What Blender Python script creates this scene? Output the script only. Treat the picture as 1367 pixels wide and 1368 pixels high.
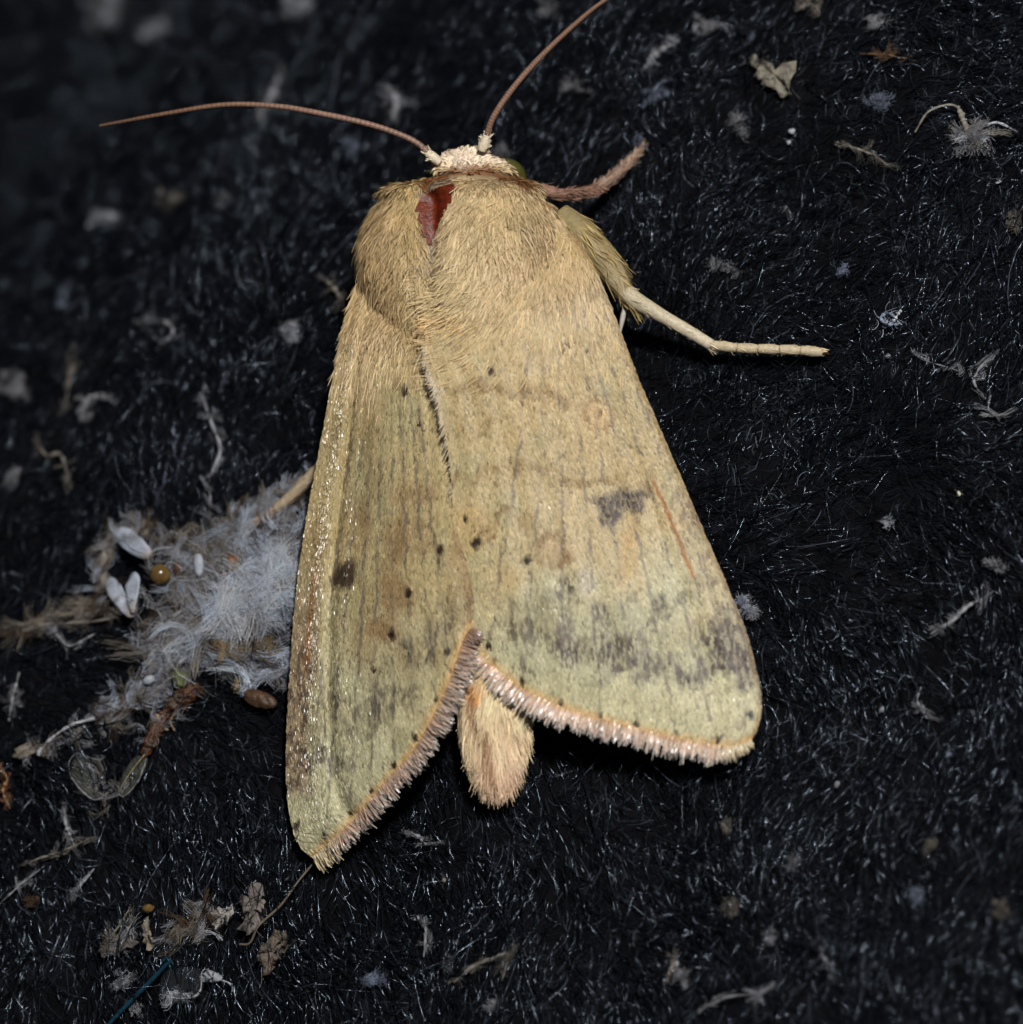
import bpy, math
import numpy as np
from mathutils import Vector, Matrix

for o in list(bpy.data.objects):
    bpy.data.objects.remove(o)
scene = bpy.context.scene
COL = scene.collection
rng = np.random.default_rng(7)
MM = 0.001

# ------------------------------------------------------------------ camera
W0, H0 = 1367.0, 1368.0
TARGET = np.array([0.0, 0.0, 2.4]) * MM
AX, AY = math.radians(13), math.radians(15)
DIST = 0.25
vdir = np.array([math.tan(AX), -math.tan(AY), 1.0]); vdir /= np.linalg.norm(vdir)
CAM = TARGET + vdir * DIST
FRAME = 32.1 * MM
FOV = 2 * math.atan(FRAME / 2 / DIST)
Fw = -vdir
Yw = np.array([0, 1.0, 0])
Rt = np.cross(Fw, Yw); Rt /= np.linalg.norm(Rt)
Up = np.cross(Rt, Fw)
cd = bpy.data.cameras.new('camera'); cam = bpy.data.objects.new('camera', cd); COL.objects.link(cam)
cam.matrix_world = Matrix(((Rt[0], Up[0], -Fw[0], CAM[0]), (Rt[1], Up[1], -Fw[1], CAM[1]), (Rt[2], Up[2], -Fw[2], CAM[2]), (0, 0, 0, 1)))
cd.sensor_fit = 'AUTO'; cd.angle = FOV
cd.clip_start = 0.005; cd.clip_end = 10
cd.dof.use_dof = True
cd.dof.focus_distance = DIST + 0.0009
APERTURE = 0.0068
cd.dof.aperture_fstop = (cd.lens * 0.001) / APERTURE
scene.camera = cam

# ------------------------------------------------------------------ light: a hot-shoe flash at night
world = bpy.data.worlds.new('World'); scene.world = world; world.use_nodes = True
bg = world.node_tree.nodes['Background']
bg.inputs[0].default_value = (0.42, 0.6, 1.0, 1); bg.inputs[1].default_value = 0.04
ld = bpy.data.lights.new('flash', 'AREA'); ld.shape = 'RECTANGLE'; ld.size = 0.026; ld.size_y = 0.018
ld.energy = 0.84; ld.color = (1.0, 0.985, 0.96)
flash = bpy.data.objects.new('flash', ld); COL.objects.link(flash)
FL = CAM + Up * 0.135 + Rt * 0.035
flash.location = FL
flash.rotation_euler = Vector(TARGET - FL).to_track_quat('-Z', 'Y').to_euler()
scene.view_settings.view_transform = 'Standard'
scene.view_settings.look = 'None'
scene.view_settings.exposure = 0
scene.view_settings.gamma = 1

# ------------------------------------------------------------------ helpers
KPX = 2 * math.tan(FOV / 2) / H0

def rays(px, py):
    px = np.asarray(px, float); py = np.asarray(py, float)
    d = Fw + Rt * ((px - W0 / 2) * KPX)[..., None] - Up * ((py - H0 / 2) * KPX)[..., None]
    return d

def P(px, py, z):                       # photo pixel + height in mm -> point
    d = rays(px, py)
    t = (np.asarray(z, float) * MM - CAM[2]) / d[..., 2]
    return CAM + d * t[..., None]

def proj(p):
    v = p - CAM
    w = v @ Fw
    return (v @ Rt) / w / KPX + W0 / 2, -(v @ Up) / w / KPX + H0 / 2

TAB = np.random.default_rng(3).random((256, 256))
def vnoise(x, y):
    xi = np.floor(x).astype(int); yi = np.floor(y).astype(int)
    fx = x - xi; fy = y - yi
    fx = fx * fx * (3 - 2 * fx); fy = fy * fy * (3 - 2 * fy)
    a = TAB[xi & 255, yi & 255]; b = TAB[(xi + 1) & 255, yi & 255]
    c = TAB[xi & 255, (yi + 1) & 255]; d = TAB[(xi + 1) & 255, (yi + 1) & 255]
    return (a * (1 - fx) + b * fx) * (1 - fy) + (c * (1 - fx) + d * fx) * fy

def fbm(x, y, n=4):
    s = 0; a = 0.5; t = 0
    for k in range(n):
        s = s + a * vnoise(x * 2 ** k + 17.3 * k, y * 2 ** k + 5.1 * k); t += a; a *= 0.5
    return s / t

def sstep(a, b, x):
    t = np.clip((x - a) / (b - a), 0, 1)
    return t * t * (3 - 2 * t)

def ground(x, y):                       # height of the cloth, metres
    X = x / MM; Y = y / MM
    t = np.clip((-X * 0.62 + Y * 0.78 - 4.0) / 17.0, 0, 1.4)
    h = -7.0 * t * t
    h = h + (fbm(X / 7.0 + 40, Y / 7.0 + 11, 3) - 0.5) * 1.3
    h = h + (fbm(X / 1.7 + 4, Y / 1.7 + 31, 2) - 0.5) * 0.42
    s = np.clip((X * 0.45 - Y * 0.89 - 9.0) / 9.0, 0, 1.3)
    h = h + 0.9 * s * s
    return (h - 0.1) * MM

def G(px, py, lift=0.0):                # photo pixel -> point on the cloth (plus lift in mm)
    px = np.asarray(px, float); py = np.asarray(py, float)
    z = np.zeros_like(px)
    for _ in range(8):
        p = P(px, py, z)
        z = ground(p[..., 0], p[..., 1]) / MM + lift
    return P(px, py, z)

def lin(c):
    c = np.asarray(c, float) / 255.0
    return np.where(c <= 0.04045, c / 12.92, ((c + 0.055) / 1.055) ** 2.4)

def norm(v):
    return v / np.maximum(np.linalg.norm(v, axis=-1, keepdims=True), 1e-12)

def mk(name, verts, faces, mat, parent=None, col=None, smooth=True, kind=None):
    verts = np.ascontiguousarray(verts, dtype=np.float32).reshape(-1, 3)
    me = bpy.data.meshes.new(name)
    faces = [np.asarray(f, dtype=np.int32) for f in (faces if isinstance(faces, list) else [faces])]
    faces = [f for f in faces if len(f)]
    me.vertices.add(len(verts)); me.vertices.foreach_set('co', verts.ravel())
    nl = sum(f.size for f in faces); nf = sum(len(f) for f in faces)
    me.loops.add(nl); me.polygons.add(nf)
    me.loops.foreach_set('vertex_index', np.concatenate([f.ravel() for f in faces]))
    tot = np.concatenate([np.full(len(f), f.shape[1], np.int32) for f in faces])
    st = np.concatenate([[0], np.cumsum(tot)[:-1]]).astype(np.int32)
    me.polygons.foreach_set('loop_start', st)
    me.polygons.foreach_set('use_smooth', np.full(nf, bool(smooth)))
    me.update(calc_edges=True); me.validate()
    if col is not None:
        a = me.attributes.new('Col', 'FLOAT_COLOR', 'POINT')
        c = np.ones((len(verts), 4), np.float32); c[:, :3] = np.asarray(col).reshape(-1, 3)
        a.data.foreach_set('color', c.ravel())
    me.materials.append(mat)
    o = bpy.data.objects.new(name, me); COL.objects.link(o)
    if parent is not None:
        o.parent = parent
        o.matrix_parent_inverse = parent.matrix_world.inverted()
    if kind: o['kind'] = kind
    return o

def tag(o, label, cat, group=None):
    o['label'] = label; o['category'] = cat
    if group: o['group'] = group
    return o

def empty(name, loc):
    o = bpy.data.objects.new(name, None); COL.objects.link(o); o.location = loc
    o.empty_display_size = 0.001
    o.matrix_world = Matrix.Translation(Vector(loc))
    return o

def tubes(pts, rad, sides=3):           # pts N,M,3  rad N,M -> verts, quads
    N, M, _ = pts.shape
    t = norm(np.gradient(pts, axis=1))
    ref = np.where(np.abs(t[..., 2:3]) > 0.9, np.array([1.0, 0, 0]), np.array([0, 0, 1.0]))
    s = norm(np.cross(t, ref)); b = np.cross(s, t)
    a = np.arange(sides) / sides * 2 * math.pi
    v = pts[:, :, None, :] + rad[:, :, None, None] * (s[:, :, None, :] * np.cos(a)[None, None, :, None] + b[:, :, None, :] * np.sin(a)[None, None, :, None])
    idx = np.arange(N * M * sides).reshape(N, M, sides)
    i0 = idx[:, :-1, :]; i1 = idx[:, 1:, :]
    q = np.stack([i0, np.roll(i0, -1, 2), np.roll(i1, -1, 2), i1], -1).reshape(-1, 4)
    return v.reshape(-1, 3), q

def ribbons(pts, wid, side):            # pts N,M,3  wid N,M  side N,3
    N, M, _ = pts.shape
    v = np.stack([pts - side[:, None, :] * wid[..., None] * 0.5, pts + side[:, None, :] * wid[..., None] * 0.5], 2)
    idx = np.arange(N * M * 2).reshape(N, M, 2)
    q = np.stack([idx[:, :-1, 0], idx[:, :-1, 1], idx[:, 1:, 1], idx[:, 1:, 0]], -1).reshape(-1, 4)
    return v.reshape(-1, 3), q

def resample(pl, n):
    pl = np.asarray(pl, float)
    # Catmull-Rom smoothing, then even spacing
    e = np.vstack([2 * pl[0] - pl[1], pl, 2 * pl[-1] - pl[-2]])
    out = []
    for i in range(1, len(e) - 2):
        t = np.linspace(0, 1, 24, endpoint=False)[:, None]
        p0, p1, p2, p3 = e[i - 1], e[i], e[i + 1], e[i + 2]
        out.append(0.5 * (2 * p1 + (p2 - p0) * t + (2 * p0 - 5 * p1 + 4 * p2 - p3) * t ** 2 + (3 * p1 - p0 - 3 * p2 + p3) * t ** 3))
    out = np.vstack(out + [pl[-1:]])
    d = np.concatenate([[0], np.cumsum(np.linalg.norm(np.diff(out, axis=0), axis=1))])
    s = np.linspace(0, d[-1], n)
    return np.stack([np.interp(s, d, out[:, k]) for k in range(out.shape[1])], -1)

def polydist(px, py, pl):
    pl = np.asarray(pl, float); best = np.full(px.shape, 1e9)
    for a, b in zip(pl[:-1], pl[1:]):
        ab = b - a; L = (ab ** 2).sum()
        t = np.clip(((px - a[0]) * ab[0] + (py - a[1]) * ab[1]) / L, 0, 1)
        best = np.minimum(best, np.hypot(px - a[0] - t * ab[0], py - a[1] - t * ab[1]))
    return best

def inpoly(px, py, pl):
    r = np.zeros(px.shape, bool); n = len(pl)
    for i in range(n):
        x1, y1 = pl[i]; x2, y2 = pl[(i + 1) % n]
        c = ((y1 > py) != (y2 > py)) & (px < (x2 - x1) * (py - y1) / (y2 - y1 + 1e-9) + x1)
        r ^= c
    return r

# ------------------------------------------------------------------ materials
def material(name, color=None, rough=0.5, spec=0.5, attr=False, noise=None, bump=None, trans=0.0, alpha=1.0,
             sheen=0.0, sss=0.0, coat=0.0, ior=1.45, aniso=0.0):
    m = bpy.data.materials.new(name); m.use_nodes = True
    nt = m.node_tree; b = nt.nodes['Principled BSDF']
    b.inputs['Roughness'].default_value = rough
    b.inputs['Specular IOR Level'].default_value = spec
    b.inputs['IOR'].default_value = ior
    b.inputs['Transmission Weight'].default_value = trans
    b.inputs['Alpha'].default_value = alpha
    b.inputs['Sheen Weight'].default_value = sheen
    b.inputs['Coat Weight'].default_value = coat
    if sss:
        b.inputs['Subsurface Weight'].default_value = sss
        b.inputs['Subsurface Scale'].default_value = 0.0003
        b.inputs['Subsurface Radius'].default_value = (1, .7, .4)
    src = None
    if attr:
        a = nt.nodes.new('ShaderNodeAttribute'); a.attribute_name = 'Col'; src = a.outputs['Color']
    else:
        rgb = nt.nodes.new('ShaderNodeRGB'); rgb.outputs[0].default_value = (*lin(color), 1); src = rgb.outputs[0]
    tc = nt.nodes.new('ShaderNodeTexCoord')
    if noise:
        sc, amt = noise
        n = nt.nodes.new('ShaderNodeTexNoise'); n.inputs['Scale'].default_value = sc; n.inputs['Detail'].default_value = 5
        nt.links.new(tc.outputs['Object'], n.inputs['Vector'])
        mr = nt.nodes.new('ShaderNodeMapRange'); mr.inputs[1].default_value = 0.3; mr.inputs[2].default_value = 0.7
        mr.inputs[3].default_value = 1 - amt; mr.inputs[4].default_value = 1 + amt
        nt.links.new(n.outputs['Fac'], mr.inputs[0])
        mx = nt.nodes.new('ShaderNodeVectorMath'); mx.operation = 'SCALE'
        nt.links.new(src, mx.inputs[0]); nt.links.new(mr.outputs[0], mx.inputs['Scale'])
        src = mx.outputs[0]
    nt.links.new(src, b.inputs['Base Color'])
    if bump:
        sc, dist = bump
        n = nt.nodes.new('ShaderNodeTexNoise'); n.inputs['Scale'].default_value = sc; n.inputs['Detail'].default_value = 6
        nt.links.new(tc.outputs['Object'], n.inputs['Vector'])
        bp = nt.nodes.new('ShaderNodeBump'); bp.inputs['Distance'].default_value = dist; bp.inputs['Strength'].default_value = 0.8
        nt.links.new(n.outputs['Fac'], bp.inputs['Height'])
        nt.links.new(bp.outputs['Normal'], b.inputs['Normal'])
    return m

M_cloth = material('black_felt', (11, 11, 14), 0.9, 0.08, noise=(2500, 0.5), bump=(4000, 0.0001))
M_pile = material('black_fibre', attr=True, rough=0.15, spec=1.0)
M_pile.node_tree.nodes['Principled BSDF'].inputs['Specular Tint'].default_value = (.68, .83, 1.0, 1)
M_under = material('dull_fuzz', attr=True, rough=0.45, spec=0.3)
M_under.node_tree.nodes['Principled BSDF'].inputs['Specular Tint'].default_value = (.68, .83, 1.0, 1)
M_wing = material('wing_membrane', attr=True, rough=0.55, spec=0.3, noise=(9000, 0.12))
M_scale = material('wing_scale', attr=True, rough=0.42, spec=0.26, noise=(20000, 0.10))
M_fringe = material('wing_fringe', attr=True, rough=0.26, spec=0.55)
M_gloss = material('glossy_wing_scale', attr=True, rough=0.30, spec=0.8)
M_fur = material('moth_fur', attr=True, rough=0.45, spec=0.35)
M_body = material('moth_skin', attr=True, rough=0.6, spec=0.3, noise=(6000, 0.2))
M_bare = material('bare_cuticle', (104, 36, 10), 0.42, 0.5, noise=(5000, 0.4), bump=(9000, 0.00004))
M_eye = material('green_eye', (84, 84, 40), 0.3, 0.5, noise=(5000, 0.25), bump=(22000, 0.00002))
M_ant = material('antenna_scales', attr=True, rough=0.4, spec=0.5, noise=(12000, 0.25))
M_leg = material('leg_scales', attr=True, rough=0.5, spec=0.35, noise=(9000, 0.2))
M_lint = material('grey_lint', attr=True, rough=0.6, spec=0.3)
M_lintcore = material('lint_felt', attr=True, rough=0.8, spec=0.2, noise=(7000, 0.45), bump=(9000, 0.00015))
M_amber = material('amber_bead', (120, 94, 52), 0.22, 0.6, trans=0.3, noise=(3000, 0.3))
M_husk = material('brown_husk', (78, 56, 38), 0.4, 0.45, noise=(4000, 0.45), bump=(5000, 0.0001))
M_rust = material('rusty_insect_shell', (74, 44, 24), 0.26, 0.6, noise=(5000, 0.9), bump=(6000, 0.00022))
M_petal = material('milky_chaff', (158, 162, 170), 0.5, 0.35, sss=0.3, noise=(2500, 0.12))
M_petal2 = material('milky_blade', attr=True, rough=0.5, spec=0.35, sss=0.3, noise=(2500, 0.2))
M_clear = material('clear_insect_wing', (190, 190, 175), 0.12, 0.6, trans=0.5, alpha=0.10)
M_teal = material('teal_glossy_fibre', (22, 58, 74), 0.2, 0.6)
M_film = material('clear_film', (120, 125, 130), 0.2, 0.2, alpha=0.04)
M_flake = material('grey_flake', attr=True, rough=0.6, spec=0.3, noise=(3000, 0.35), bump=(4000, 0.0002))

# ------------------------------------------------------------------ the cloth: black fleece with its pile
def base_angle(X, Y):
    return -1.35 + (0.65 + 1.35) * sstep(-9, 3, Y - 0.15 * X)

def make_cloth():
    n = 260; e = 0.045
    g = np.linspace(-e, e, n); X, Y = np.meshgrid(g, g)
    V = np.stack([X, Y, ground(X, Y)], -1).reshape(-1, 3)
    i = np.arange(n * n).reshape(n, n)
    q = np.stack([i[:-1, :-1], i[:-1, 1:], i[1:, 1:], i[1:, :-1]], -1).reshape(-1, 4)
    cloth = mk('fleece_cloth', V, q, M_cloth)
    cloth['kind'] = 'structure'
    tag(cloth, 'black fleece cloth that the moth and lint rest on', 'cloth')
    # pile: short fibres following a swirling nap
    N = 70000; Mp = 5
    r = np.random.default_rng(11)
    x = r.uniform(-29, 24.5, int(N * 1.6)) * MM; y = r.uniform(-24.5, 29.5, int(N * 1.6)) * MM
    X = x / MM; Y = y / MM
    dens = 0.35 + 1.0 * sstep(0.35, 0.65, fbm(X / 2.2, Y / 2.2, 3))
    keep = r.random(len(x)) < dens
    x, y, X, Y = x[keep][:N], y[keep][:N], X[keep][:N], Y[keep][:N]
    N = len(x)
    root = np.stack([x, y, ground(x, y) - 0.03 * MM], -1)
    base = base_angle(X, Y)                                    # nap: downwards below, up to the right above
    ang = base + (fbm(X / 4.5 + 9, Y / 4.5 + 3, 2) - 0.5) * 2.6 + (fbm(X / 1.1 + 9, Y / 1.1 + 3, 2) - 0.5) * 1.2 + r.normal(0, 0.30, N)
    wild = r.random(N) < 0.16
    ang = np.where(wild, r.uniform(-3.14, 3.14, N), ang)
    el = np.abs(r.normal(0.42, 0.28, N)); el = np.clip(el, 0.03, 1.2)
    L = r.gamma(5.0, 0.25, N) * MM * (0.75 + 0.5 * fbm(X / 3, Y / 3 + 50, 2)); L = np.clip(L, 0.4 * MM, 3.2 * MM)
    pts = np.zeros((N, Mp, 3)); pts[:, 0] = root
    da = r.normal(0, 0.20, N); de = -r.uniform(0.0, 0.34, N)
    for k in range(1, Mp):
        d = np.stack([np.cos(ang) * np.cos(el), np.sin(ang) * np.cos(el), np.sin(el)], -1)
        pts[:, k] = pts[:, k - 1] + d * (L / (Mp - 1))[:, None]
        gz = ground(pts[:, k, 0], pts[:, k, 1]) + 0.02 * MM
        pts[:, k, 2] = np.maximum(pts[:, k, 2], gz)
        ang = ang + da + r.normal(0, 0.05, N); el = el + de
    rad = (r.uniform(0.009, 0.021, N) * MM)[:, None] * np.array([1, 1, .95, 0.8, 0.35])[None, :]
    v, q = tubes(pts, rad, 3)
    g = np.clip(r.normal(0.007, 0.005, N), 0.002, 0.03)
    pale = r.random(N) < 0.012; g = np.where(pale, r.uniform(0.05, 0.14, N), g)
    c = np.stack([g * 0.88, g * 0.97, g * 1.3], -1)
    mk('pile', v, q, M_pile, cloth, np.repeat(c, Mp * 3, 0), kind='stuff')
    # matted undercoat: short dull fuzz lying flat between the longer fibres
    N = 90000
    x = r.uniform(-29, 24.5, N) * MM; y = r.uniform(-24.5, 29.5, N) * MM; X = x / MM; Y = y / MM
    a = base_angle(X, Y) + (fbm(X / .8 + 2, Y / .8, 2) - .5) * 3.5 + r.normal(0, .5, N)
    L = r.gamma(4, .14, N) * MM; h = r.uniform(.0, .10, N) * MM
    pts = np.zeros((N, 3, 3)); z0 = ground(x, y)
    for k in range(3):
        xx = x + np.cos(a) * L * k / 2; yy = y + np.sin(a) * L * k / 2
        pts[:, k] = np.stack([xx, yy, ground(xx, yy) + .015 * MM + h * (0, 1, .5)[k]], -1); a = a + r.normal(0, .35, N)
    d = norm(pts[:, 2] - pts[:, 0]); sd = norm(np.cross(d, np.array([0, 0, 1.0])) + np.array([0, 0, 1.0]) * r.normal(0, .5, N)[:, None])
    v, q = ribbons(pts, (r.uniform(.010, .030, N) * MM)[:, None] * np.array([.7, 1, .4]), sd)
    clump = sstep(.38, .68, fbm(X / 1.6 + 80, Y / 1.6, 3))
    g = np.clip(r.normal(.006, .004, N), .002, .03) * (.4 + 1.4 * clump)
    c = np.stack([g * .85, g * .97, g * 1.35], -1)
    mk('undercoat', v, q, M_under, cloth, np.repeat(c, 6, 0), kind='stuff')
    return cloth
make_cloth()

# ------------------------------------------------------------------ the moth
moth = empty('moth', tuple(G(640.0, 640.0)))
tag(moth, 'tan hairy moth with folded wings resting on black fleece', 'moth')

def blot(px, py, cx, cy, rx, ry, rot=0.0, rough=0.5, soft=0.45, ns=9.0):
    a = math.radians(rot); dx = px - cx; dy = py - cy
    X = (dx * math.cos(a) + dy * math.sin(a)) / rx; Y = (-dx * math.sin(a) + dy * math.cos(a)) / ry
    d = np.hypot(X, Y) + (fbm(px / ns, py / ns, 3) - 0.5) * 2 * rough
    return 1 - sstep(1 - soft, 1 + soft, d)

def line(px, py, pl, w, wob=2.0, soft=0.6):
    d = polydist(px + (vnoise(px / 14, py / 14) - 0.5) * 2 * wob, py + (vnoise(px / 14 + 50, py / 14) - 0.5) * 2 * wob, pl)
    return 1 - sstep(w * (1 - soft), w * (1 + soft), d)

def mix(c, col, m):
    return c + (np.asarray(col) - c) * np.clip(m, 0, 1)[:, None]

R_COSTA = [(752, 292), (790, 350), (820, 420), (850, 500), (880, 570), (910, 640), (940, 710), (970, 780), (995, 840), (1011, 900), (1017, 938), (1013, 968), (1003, 990)]
R_OUTER = [(634, 868), (660, 893), (700, 922), (750, 946), (800, 961), (850, 974), (900, 987), (950, 996), (985, 998), (1003, 990)]
R_INNER = [(572, 400), (570, 470), (588, 535), (599, 600), (605, 660), (606, 720), (616, 800), (634, 868)]
L_COSTA = [(490, 345), (472, 400), (459, 450), (443, 520), (424, 620), (406, 720), (394, 820), (387, 920), (383, 1000), (384, 1055), (389, 1095), (400, 1128), (420, 1147)]
L_OUTER = [(632, 838), (620, 858), (610, 890), (594, 930), (573, 972), (547, 1013), (515, 1046), (484, 1083), (452, 1118), (420, 1147)]
L_INNER = [(572, 395), (584, 470), (600, 535), (607, 600), (608, 660), (611, 710), (624, 755), (633, 800), (632, 838)]

R_DOTS = [(653, 861, 5), (698, 908, 5), (750, 937, 4.5), (803, 955, 4), (852, 966, 5), (905, 977, 4), (960, 985, 5), (1003, 953, 6),
          (636, 722, 8), (704, 747, 7), (656, 493, 8), (752, 463, 6), (758, 457, 4), (800, 548, 5), (783, 467, 4), (700, 364, 4), (730, 354, 4), (622, 690, 4)]
L_DOTS = [(598, 868, 5), (582, 932, 5), (554, 983, 5), (526, 1020, 4.5), (495, 1054, 4), (467, 1085, 4), (433, 1115, 5), (397, 1102, 6),
          (542, 519, 6), (589, 732, 6), (546, 790, 6), (524, 845, 7), (560, 565, 3), (500, 892, 5)]

def wing_colour(px, py, left, r):
    n = len(px)
    nl = fbm(px / 60, py / 60, 4); nf = fbm(px / 5, py / 16, 3)
    streak = .32 + .68 * sstep(.42, .56, fbm(px / 2.6, py / 11 + 9, 2))
    tan = lin((193, 171, 126)); pale = lin((198, 191, 153)); green = lin((178, 169, 126)); brown = lin((140, 110, 66))
    grey = lin((122, 110, 98)); dark = lin((58, 42, 33)); orange = lin((212, 172, 114)); rust = lin((166, 104, 40)); ochre = lin((196, 150, 74))
    c = np.tile(tan, (n, 1))
    if not left:
        t = sstep(690, 860, py + (nl - 0.5) * 160 + (px - 800) * 0.05)
        c = mix(c, pale, t)
        c = mix(c, green, 0.55 * sstep(0.5, 0.75, fbm(px / 45 + 8, py / 45, 3)))
        c = mix(c, lin((202, 168, 112)), 0.5 * sstep(0.45, 0.8, fbm(px / 70 + 30, py / 70 + 2, 2)) * (1 - t))
        # transverse lines
        for pl, w, a in [([(600, 520), (640, 512), (690, 520), (716, 528), (735, 515), (752, 532), (762, 541)], 5, .7),
                         ([(610, 640), (650, 628), (700, 618), (760, 640), (820, 640), (870, 655)], 5, .6),
                         ([(640, 720), (655, 700), (675, 682), (695, 684), (712, 705)], 4, .85),
                         ([(715, 722), (735, 712), (752, 722), (756, 745), (738, 752)], 5, .75),
                         ([(600, 560), (625, 575), (650, 565)], 6, .35)]:
            c = mix(c, brown, min(1, a * 1.25) * line(px, py, pl, w * 1.4, 10, .9) * (.35 + .65 * sstep(.38, .62, fbm(px / 13 + 5, py / 13, 2))))
        ring = np.abs(np.hypot(px - 799, py - 550) - 19 - (nf - .5) * 4)
        c = mix(c, lin((160, 118, 70)), 0.6 * (1 - sstep(1, 7, ring)) * (.4 + .6 * sstep(.35, .6, fbm(px / 9, py / 9, 2))))
        c = mix(c, lin((214, 176, 124)), 0.6 * blot(px, py, 799, 550, 14, 14))
        c = mix(c, lin((172, 130, 84)), .4 * blot(px, py, 738, 736, 22, 18))
        c = mix(c, brown, .6 * (1 - sstep(1, 6, np.abs(np.hypot(px - 737, py - 735) - 20 - (nf - .5) * 6))) * (.3 + .7 * sstep(.38, .6, fbm(px / 9 + 3, py / 9, 2))))
        # grey wash and broken band before the pale margin
        yb = 905 - 0.00055 * (px - 830) ** 2 + (px - 830) * 0.055 + (vnoise(px / 26, px * 0) - .5) * 34
        band = sstep(-118, -35, py - yb) * (1 - sstep(-6, 3, py - yb)) * sstep(655, 705, px)
        c = mix(c, lin((112, 100, 88)), band * streak * (0.15 + 0.75 * sstep(0.42, 0.62, fbm(px / 20, py / 26 + 7, 3))))
        c = mix(c, lin((202, 193, 153)), .88 * sstep(-3, 6, py - yb))
        for b in [(815, 868, 26, 22, 0, .75), (765, 872, 30, 13, 10, .6), (706, 842, 26, 16, 20, .55), (868, 890, 22, 13, 30, .5), (918, 905, 22, 12, 10, .7),
                  (988, 868, 46, 38, 40, .9), (1002, 893, 24, 20, 20, .8), (960, 850, 30, 26, 0, .45), (755, 785, 11, 15, 20, .75), (800, 815, 10, 14, 0, .75),
                  (880, 808, 14, 15, 0, .7), (912, 795, 16, 10, -20, .55), (845, 792, 8, 8, 0, .4), (940, 775, 22, 9, 15, .5), (780, 770, 12, 18, 20, .3), (840, 840, 40, 30, 0, .3),
                  (720, 810, 40, 26, 0, .35), (930, 695, 9, 20, -20, .55), (925, 640, 7, 14, -25, .35)]:
            c = mix(c, lin((74, 60, 48)), min(1, b[5] * 1.2) * streak * blot(px, py, *b[:5], .75, .6))
        m = np.maximum.reduce([blot(px, py, 828, 667, 35, 15, -10, .4, .3), blot(px, py, 815, 685, 16, 20, -15, .4, .3), blot(px, py, 849, 669, 12, 16, 0, .4, .3)])
        c = mix(c, dark, .97 * m * (.62 + .38 * sstep(.38, .52, fbm(px / 2.8, py / 5 + 60, 2))))
        c = mix(c, ochre, .4 * blot(px, py, 838, 735, 12, 48, 6))
        c = mix(c, lin((200, 184, 168)), .45 * blot(px, py, 782, 775, 10, 20))
        c = mix(c, rust, 0.85 * line(px, py, [(872, 640), (886, 670), (899, 702), (912, 735), (926, 768)], 2.6, 1))
        c = mix(c, brown, .6 * line(px, py, R_COSTA, 5, 1))
        c = mix(c, lin((120, 98, 80)), .75 * sstep(0.60, 0.72, fbm(px / 7, py / 14 + 3, 2)) * (1 - sstep(8, 45, polydist(px, py, R_COSTA))) * sstep(600, 680, py))
        base = (742, 300); ends = [(650, 880), (698, 918), (750, 944), (803, 960), (852, 972), (905, 985), (960, 994), (1004, 955)]
        out = R_OUTER
        dots = R_DOTS
    else:
        c = np.tile(lin((188, 168, 122)), (n, 1))  # slightly duller than the right wing: shade of the slope put into the pigment
        t = sstep(780, 1010, py + (nl - 0.5) * 180)
        c = mix(c, pale, t)
        c = mix(c, green, 0.6 * sstep(0.46, 0.72, fbm(px / 45 + 8, py / 90, 3)))
        c = mix(c, brown, 0.42 * sstep(0.52, 0.75, fbm(px / 38 + 60, py / 80 + 9, 3)) * (1 - sstep(860, 960, py)))
        for b in [(531, 795, 24, 26, 0, .5), (515, 838, 22, 16, 0, .5), (545, 715, 36, 30, 0, .35), (552, 660, 28, 18, 0, .35), (480, 700, 20, 30, 0, .2)]:
            c = mix(c, lin((128, 84, 50)), b[5] * blot(px, py, *b[:5]))
        yb = 1010 - (px - 440) * 0.92
        dd = py - yb + (vnoise(px / 20, py / 20) - .5) * 40
        band = sstep(-90, -30, dd) * (1 - sstep(-5, 18, dd))
        c = mix(c, lin((96, 86, 76)), band * streak * (0.12 + .7 * sstep(.45, .62, fbm(px / 14, py / 22 + 17, 3))))
        for b in [(505, 952, 18, 16, 30, .65), (452, 1020, 14, 16, 30, .7), (438, 920, 10, 24, 0, .6), (446, 930, 8, 12, 0, .5), (540, 925, 20, 16, 0, .5), (566, 880, 14, 12, 0, .45),
                  (480, 975, 22, 14, 20, .45), (600, 805, 16, 14, 0, .4), (575, 840, 12, 16, 0, .35), (430, 985, 10, 30, 0, .35), (470, 1005, 14, 12, 0, .4)]:
            c = mix(c, lin((66, 56, 50)), b[5] * streak * blot(px, py, *b[:5], .75, .6))
        c = mix(c, dark, .93 * np.maximum(blot(px, py, 463, 764, 15, 18, 15, .5), blot(px, py, 448, 773, 10, 9, 0, .5)))
        ed = polydist(px, py, L_COSTA)
        strip = (1 - sstep(24, 38, ed + (nf - .5) * 14))
        c = mix(c, lin((160, 132, 106)), .65 * strip * sstep(700, 860, py) * (1 - sstep(1045, 1075, py)))
        c = mix(c, lin((66, 48, 40)), .7 * strip * sstep(740, 900, py) * (1 - sstep(1040, 1070, py)) * sstep(.5, .64, fbm(px / 5, py / 9, 2)))
        c = mix(c, rust, .6 * line(px, py, [(428, 735), (419, 790), (413, 850), (410, 910)], 2.6, 1) * sstep(735, 770, py) * (1 - sstep(880, 920, py)))
        c = mix(c, lin((158, 122, 88)), .5 * (1 - sstep(2, 24, polydist(px, py, [(615, 715), (627, 760), (634, 800), (634, 835)]))) )
        base = (520, 370); ends = [(598, 872), (582, 935), (554, 987), (526, 1025), (495, 1060), (467, 1090), (433, 1118), (404, 1108)]
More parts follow.
